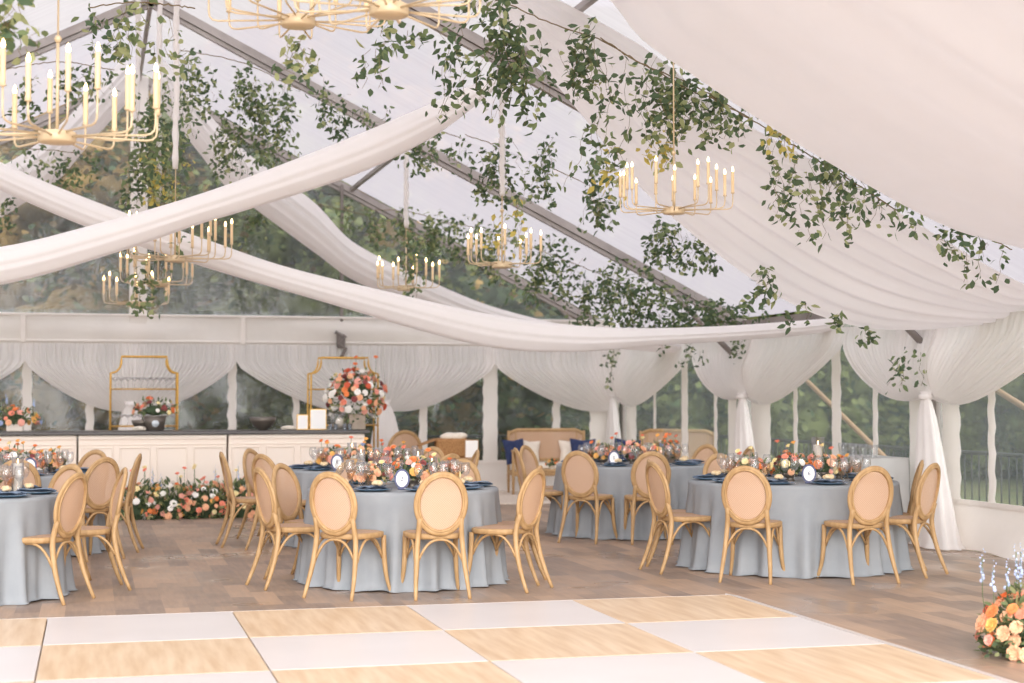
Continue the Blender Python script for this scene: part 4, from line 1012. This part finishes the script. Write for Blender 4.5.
# ------------------------------------------------------------------ leafy garlands
def garland(label, boxes, vine=None, mats=('leaf_dark', 'leaf_mid', 'leaf_light'), wts=(5, 4, 1), lsz=.082):
    """boxes: (x0, y0, x1, y1, Y, strands); world strands hang inside each stretch"""
    t = thing('leafy_garland', label, 'garland'); F = MB(); S = MB()
    pool = [i for i, w_ in enumerate(wts) for _ in range(w_)]
    for (x0, y0, x1, y1, Y, ns) in boxes:
        A0 = aY(x0, y0, Y); B0 = aY(x1, y1, Y); W_ = B0[0]-A0[0]; Hh = A0[2]-B0[2]
        ns = max(1, round(ns*.62))
        cen = [random.random() for _ in range(max(1, ns//5))]
        while Y > 8 and (A0[2] > roof(A0[0])-.08 or aY(x1, y0, Y)[2] > roof(aY(x1, y0, Y)[0])-.08): Y -= .25; A0 = aY(x0, y0, Y); B0 = aY(x1, y1, Y); W_ = B0[0]-A0[0]; Hh = A0[2]-B0[2]
        for k_ in range(ns):
            u = min(1, max(0, random.gauss(random.choice(cen), .12))) if k_ % 4 else random.random(); xs = A0[0]+W_*u; zt = A0[2]-random.uniform(0, Hh*.5); yy = Y+random.gauss(0, .12)
            L_ = min(zt-B0[2], Hh*random.uniform(.35, 1.0)); 
            if L_ < .08: L_ = .08+random.random()*Hh*.5
            n = max(3, int(L_/.07)); drx = random.gauss(0, .16); pts = []
            for q in range(n+1):
                v = q/n; pts.append(Vector((xs+drx*v*L_*1.2+.03*math.sin(v*9+k_), yy+.04*math.sin(v*7+k_*2), zt-L_*v)))
            S.tube(pts, .0016, 4)
            for q in range(n+1):
                for _ in range(random.choice((1, 2, 3, 3, 4))):
                    d = Vector((random.gauss(0, .8), random.gauss(0, .8), random.uniform(-1.3, .25)))
                    pp = pts[q]+Vector((random.gauss(0, .035), random.gauss(0, .035), random.gauss(0, .03)))
                    leaf_into(F, pp, d, rv(), lsz*random.uniform(.65, 1.25), lsz*random.uniform(.42, .62), random.choice(pool))
    F.build('foliage', list(mats), t)
    if vine:
        pts = interp([aY(x, y, Y) for x, y, Y in vine], 40); S.tube([Vector(p)+Vector((random.gauss(0, .004), random.gauss(0, .004), random.gauss(0, .004))) for p in pts], .0055, 5)
    st = S.build('stem', 'stem', t); st['kind'] = 'stuff'; return t
random.seed(3)
garland('leafy vine at the top left corner with pale leaves, nearest', [(0, -12, 42, 42, 9.0, 9), (14, 10, 34, 56, 9.0, 3)], None, wts=(2, 3, 6), lsz=.08)
garland('sparse green vine high at the left beside the ridge', [(84, 0, 124, 28, 12.5, 4), (84, 34, 122, 60, 13, 6)], None, wts=(4, 4, 1))
garland('leafy vine over the left rafter behind the big chandelier', [(40, 60, 112, 100, 18.5, 26), (8, 70, 42, 122, 18.5, 9), (55, 95, 90, 120, 18.5, 4)], [(0, 70, 18.5), (60, 62, 18.5), (115, 70, 18.5)], wts=(5, 4, 2))
garland('pale leafy cluster hanging at the ridge top left', [(122, -10, 178, 58, 12.5, 12), (150, 40, 190, 70, 13, 5)], [(90, 8, 12.5), (135, 2, 12.5), (195, 8, 12.5)], wts=(1, 4, 6), lsz=.085)
garland('long green and yellow garland hanging down the ridge cable', [(118, 62, 170, 205, 18, 22), (150, 95, 198, 175, 17, 20), (128, 120, 160, 210, 18, 10)], None, wts=(4, 5, 2))
garland('yellow-green leaf tail at the foot of the ridge cable', [(150, 150, 196, 205, 17.5, 16)], None, mats=('leaf_mid', 'leaf_yellow', 'leaf_light'), wts=(3, 4, 3), lsz=.08)
garland('dense leafy garland right of the ridge along the rafter', [(180, 48, 215, 120, 19, 16), (205, 60, 255, 115, 19, 22), (245, 75, 300, 165, 19, 30), (200, 110, 268, 180, 19, 22)], [(180, 50, 19), (240, 62, 19), (300, 90, 19)], wts=(4, 5, 2))
garland('dark leafy garland low at the left under the gable', [(20, 148, 98, 188, 20, 26), (0, 190, 13, 232, 20, 5)], [(0, 150, 20), (50, 150, 20), (105, 158, 20)])
garland('olive leaf sprig under the left cut chandelier', [(278, 30, 326, 78, 10, 9)], None, wts=(1, 2, 6), lsz=.08)
garland('dark leaf bunch on the middle rafter left of the swag', [(316, 88, 355, 146, 17.5, 16), (300, 75, 330, 92, 17.5, 4)], None, wts=(7, 2, 1), lsz=.085)
garland('small leafy sprig above the crossing swag', [(362, 98, 398, 134, 17, 6)], None)
garland('dark vine hanging below the right cut chandelier', [(372, 22, 408, 52, 11, 7), (356, 40, 384, 84, 11, 7), (410, 32, 426, 50, 11, 2)], None, wts=(6, 3, 1))
garland('vine strand hanging left of the main leafy run', [(434, 10, 474, 112, 12.2, 9), (440, -10, 470, 30, 12.2, 5)], None, wts=(6, 3, 1))
garland('main leafy garland crossing the top centre', [(482, -10, 520, 100, 12.1, 18), (500, 8, 545, 122, 12.1, 18), (535, 22, 592, 100, 12.1, 26), (580, 58, 632, 190, 12.1, 8)], [(480, -5, 12.1), (497, 0, 12.1), (561, 27, 12.1), (600, 40, 12.1), (642, 64, 12.1), (700, 95, 12.1)], wts=(6, 4, 1))
garland('dense leafy bunch above the right chandelier', [(632, 55, 680, 140, 12.1, 26), (672, 72, 722, 125, 12.1, 24), (708, 92, 748, 142, 12.1, 14)], [(600, 38, 12.1), (642, 64, 12.1), (690, 84, 12.1), (750, 118, 12.1)], wts=(5, 4, 2))
garland('yellowing leaves just above the right chandelier', [(640, 128, 696, 168, 12.4, 10), (604, 140, 640, 195, 12.4, 8)], None, mats=('leaf_mid', 'leaf_yellow', 'leaf_light'), wts=(3, 4, 2), lsz=.08)
garland('yellow tinged vine along the edge of the nearest ceiling drape', [(746, 116, 792, 152, 12.0, 12)], [(700, 92, 12), (760, 125, 12), (830, 168, 12), (900, 212, 12)], mats=('leaf_mid', 'leaf_yellow', 'leaf_dark'), wts=(3, 4, 2))
garland('dark leafy bunch hanging from the nearest ceiling drape edge', [(780, 138, 848, 216, 11.9, 34), (820, 150, 862, 200, 11.9, 12)], None, wts=(6, 3, 2))
garland('thin trailing leaves right of the dark bunch', [(848, 172, 900, 232, 11.9, 11), (806, 212, 850, 242, 11.9, 5), (918, 214, 936, 224, 11.8, 2)], None, wts=(4, 4, 1))
garland('last leafy vine tip near the right edge of the view', [(940, 222, 1012, 256, 11.7, 10), (945, 240, 1005, 284, 11.7, 7)], [(935, 220, 11.7), (975, 232, 11.7), (1012, 250, 11.7)], wts=(6, 3, 1))
garland('leafy garland at the joint below the swag top', [(390, 134, 470, 172, 18.6, 24), (418, 128, 440, 165, 18.6, 8)], [(385, 140, 18.6), (430, 130, 18.6), (480, 145, 18.6)])
garland('leafy garland on the middle rafter behind the centre cable', [(468, 130, 522, 202, 18, 20), (480, 132, 552, 205, 18, 15)], [(465, 135, 18), (510, 150, 18), (555, 170, 18)])
garland('leafy garland below the right chandelier along the rafter', [(552, 160, 600, 228, 17.6, 10), (596, 182, 640, 228, 17.6, 11), (626, 214, 680, 262, 17.6, 24), (670, 228, 718, 272, 17.6, 18)], [(545, 165, 17.6), (600, 190, 17.6), (650, 215, 17.6), (715, 250, 17.6)])
garland('far leafy garland along the back rafter, left stretch', [(246, 184, 300, 222, 23, 22), (296, 196, 362, 232, 23, 24), (240, 195, 262, 240, 23, 6)], [(240, 190, 23), (300, 200, 23), (365, 215, 23)])
garland('far leafy garland along the back rafter above the left small chandelier', [(366, 204, 412, 246, 23, 24), (405, 210, 456, 258, 23, 26)], [(360, 210, 23), (410, 212, 23), (460, 228, 23)], wts=(3, 5, 2))
garland('far leafy garland behind the centre chandelier', [(446, 214, 490, 262, 22.5, 24), (480, 225, 528, 282, 22, 26)], [(445, 222, 22.5), (490, 232, 22), (530, 252, 22)], wts=(3, 5, 2))
garland('full leafy garland descending from centre to right', [(520, 236, 575, 300, 21, 36), (565, 258, 620, 322, 20.5, 38), (612, 262, 672, 330, 20, 42)], [(515, 240, 21), (570, 262, 20.5), (640, 290, 20), (690, 305, 20)])
garland('dense dark garland where the middle rafter meets the right wall', [(664, 292, 712, 330, 19.4, 34), (700, 298, 756, 328, 19.4, 30), (640, 305, 690, 332, 19.5, 16)], None, wts=(7, 3, 0))
garland('leaf tails hanging below the swag at the middle leg', [(686, 338, 708, 368, 19.4, 6), (712, 334, 744, 358, 19.4, 6), (664, 340, 674, 352, 19.4, 2)], [(660, 330, 19.5), (700, 328, 19.5), (750, 335, 19.6)])
garland('thin leaf tail hanging at the far corner leg', [(606, 346, 618, 364, 23.6, 3), (606, 374, 612, 386, 23.6, 1)], [(560, 309, 24.65), (600, 336, 24.2), (613, 348, 24.0), (610, 380, 23.7)])
garland('thin vine trailing along the second ceiling drape', [(728, 264, 775, 300, 13.2, 8), (750, 284, 778, 312, 13.2, 4), (788, 300, 802, 328, 13.2, 4), (822, 312, 836, 330, 13.2, 3)], None)
garland('small leaf tips below the second ceiling drape', [(864, 326, 882, 338, 13.5, 4)], None)
garland('vine tip hanging beside the nearest knee brace', [(898, 342, 928, 386, 14.6, 7)], None)
garland('yellow-green leaves on the stem of the centre chandelier', [(490, 196, 516, 250, 15.6, 7)], None, mats=('leaf_mid', 'leaf_yellow', 'leaf_light'), wts=(2, 4, 2))
garland('green leaves twined on the left small chandelier', [(384, 236, 430, 300, 18.6, 9)], None, wts=(3, 5, 1))
garland('green leaves twined on the low left chandeliers', [(130, 246, 168, 314, 17.6, 10), (164, 230, 196, 256, 16.4, 4)], None, wts=(2, 5, 2))

# ------------------------------------------------------------------ outside
m = MB(); nx, ny = 40, 14; P = []
for i in range(nx+1):
    for j in range(ny+1):
        x = -110+260*i/nx; y = 40+80*j/ny; P.append((x, y, -.2+34*(j/ny)**1.1+1.5*math.sin(x*.09+j)))
m.grid(P, nx+1, ny+1); struct('hill', m, 'grass_mat')
m = MB(); nx, ny = 10, 30; P = []
for i in range(nx+1):
    for j in range(ny+1):
        x = 24+50*i/nx; y = -30+80*j/ny; P.append((x, y, -.2+16*(i/nx)**1.1+1.0*math.sin(y*.12+i)))
m.grid(P, nx+1, ny+1); struct('hill_side', m, 'grass_mat')
def tree_proto(mt, seed, label):
    rr = random.Random(seed); t = thing('forest_tree', label, 'tree', group=label.split(' tree')[0]+' trees')
    m = MB(); m.tube([(0, 0, 0), (.1, 0, 2.5), (0, .1, 5)], [.25, .2, .1], 7); m.build('trunk', 'bark', t)
    m = MB()
    for q in range(90):
        a = rr.uniform(0, 6.28); z = rr.uniform(.8, 7.6); R = 2.6*math.sin(PI*min(1, (z+.6)/8.6))**.7*rr.uniform(.3, 1)
        m.ball((R*.8*math.cos(a), R*.8*math.sin(a), z), (rr.uniform(.4, .7), rr.uniform(.4, .7), rr.uniform(.3, .5)), 6, 4)
    for q in range(5200):
        a = rr.uniform(0, 6.28); z = rr.uniform(.4, 8.2); lump = 1+.16*math.sin(a*3+z*1.7+seed)+.10*math.sin(a*7-z*3.1); R = 3.0*math.sin(PI*min(1, (z+.4)/8.8))**.7*rr.uniform(.72, 1.05)*lump
        leaf_into(m, Vector((R*math.cos(a), R*math.sin(a), z)), Vector((math.cos(a), math.sin(a), rr.uniform(-.8, .5))), rv(), rr.uniform(.16, .30), .13, rr.choice((0, 0, 0, 1, 2)))
    m.build('crown', [mt, 'forest_mid', 'forest_dark'], t); return t
PR = [tree_proto('forest_dark', 1, 'dark green tree on the slope seen through the clear tent wall'), tree_proto('forest_mid', 2, 'olive green tree on the slope seen through the clear tent wall'), tree_proto('forest_rust', 3, 'rust brown autumn tree on the slope seen through the clear tent wall'), tree_proto('forest_teal', 4, 'blue-green tree on the slope seen through the clear tent wall')]
fu = [True]*4
rt = random.Random(9)
def hillz(x, y): j = (y-40)/80; return -.2+34*max(0, j)**1.1 if y > 40 else -.1
spots = []
for row, y in enumerate((31, 37, 43, 50, 57, 64)):
    n = 13
    for q in range(n):
        x0 = -4-.08*(y-30)*2; x1 = y*.66+4
        spots.append((x0+(x1-x0)*(q+.5+rt.uniform(-.3, .3))/n, y+rt.uniform(-2, 2), hillz(0, y)-.5, rt.uniform(.8, 1.15)))
for row, x in enumerate((17, 23, 30)):
    for q in range(8): spots.append((x+rt.uniform(-1, 1), 16+q*4.2+rt.uniform(-1, 1)+row*2, -.4+row*.6, rt.uniform(.7, 1.05)))
for (x, y, z, s) in spots:
    k_ = rt.choice((0, 0, 1, 1, 2, 3)) if y > 26 and x < 16 else rt.choice((0, 3, 3, 1))
    o = PR[k_] if fu[k_] else copy_tree(PR[k_]); fu[k_] = False
    o.location = (x, y, z); o.rotation_euler = (0, 0, rt.uniform(0, 6)); o.scale = (s, s, s)
# terrace railings
def railing(p0, p1, label):
    t = thing('terrace_railing', label, 'railing'); d = Vector(p1)-Vector(p0); n = int(d.length/.16)
    m = MB(); m.tube([Vector(p0)+Vector((0, 0, .93)), Vector(p1)+Vector((0, 0, .93))], .028, 6); m.build('top_rail', 'dark_metal', t)
    m = MB(); m.tube([Vector(p0)+Vector((0, 0, .12)), Vector(p1)+Vector((0, 0, .12))], .02, 6); m.build('bottom_rail', 'dark_metal', t)
    m = MB()
    for q in range(n+1): p = Vector(p0)+d*q/n; m.tube([p+Vector((0, 0, .12)), p+Vector((0, 0, .93))], .009 if q % 10 else .03, 5)
    tag(m.build('baluster_row', 'dark_metal', t), kind='stuff')
railing((-3, 26.2, -.1), (10.2, 26.2, -.1), 'black metal terrace railing beyond the clear back wall')
railing((10.2, 8, -.1), (10.2, 26.2, -.1), 'black metal terrace railing beyond the clear right wall')
def dg(x0, y0, x1, y1, k0, k1):
    a_, b_ = aX(x0, y0, 9.0), aX(x1, y1, 9.0); return tuple(a_+(b_-a_)*k0), tuple(a_+(b_-a_)*k1)
for (a, c), lb in ((dg(808, 382, 864, 437, -.6, 2.6), 'tan diagonal timber brace outside the clear right wall, middle bay'), (dg(990, 386, 1024, 407, -1.2, 5), 'tan diagonal timber brace outside the clear right wall, near bay')):
    m = MB(); m.tube([a, c], .032, 6); tag(m.build('timber_brace', 'timber'), lb, 'brace')
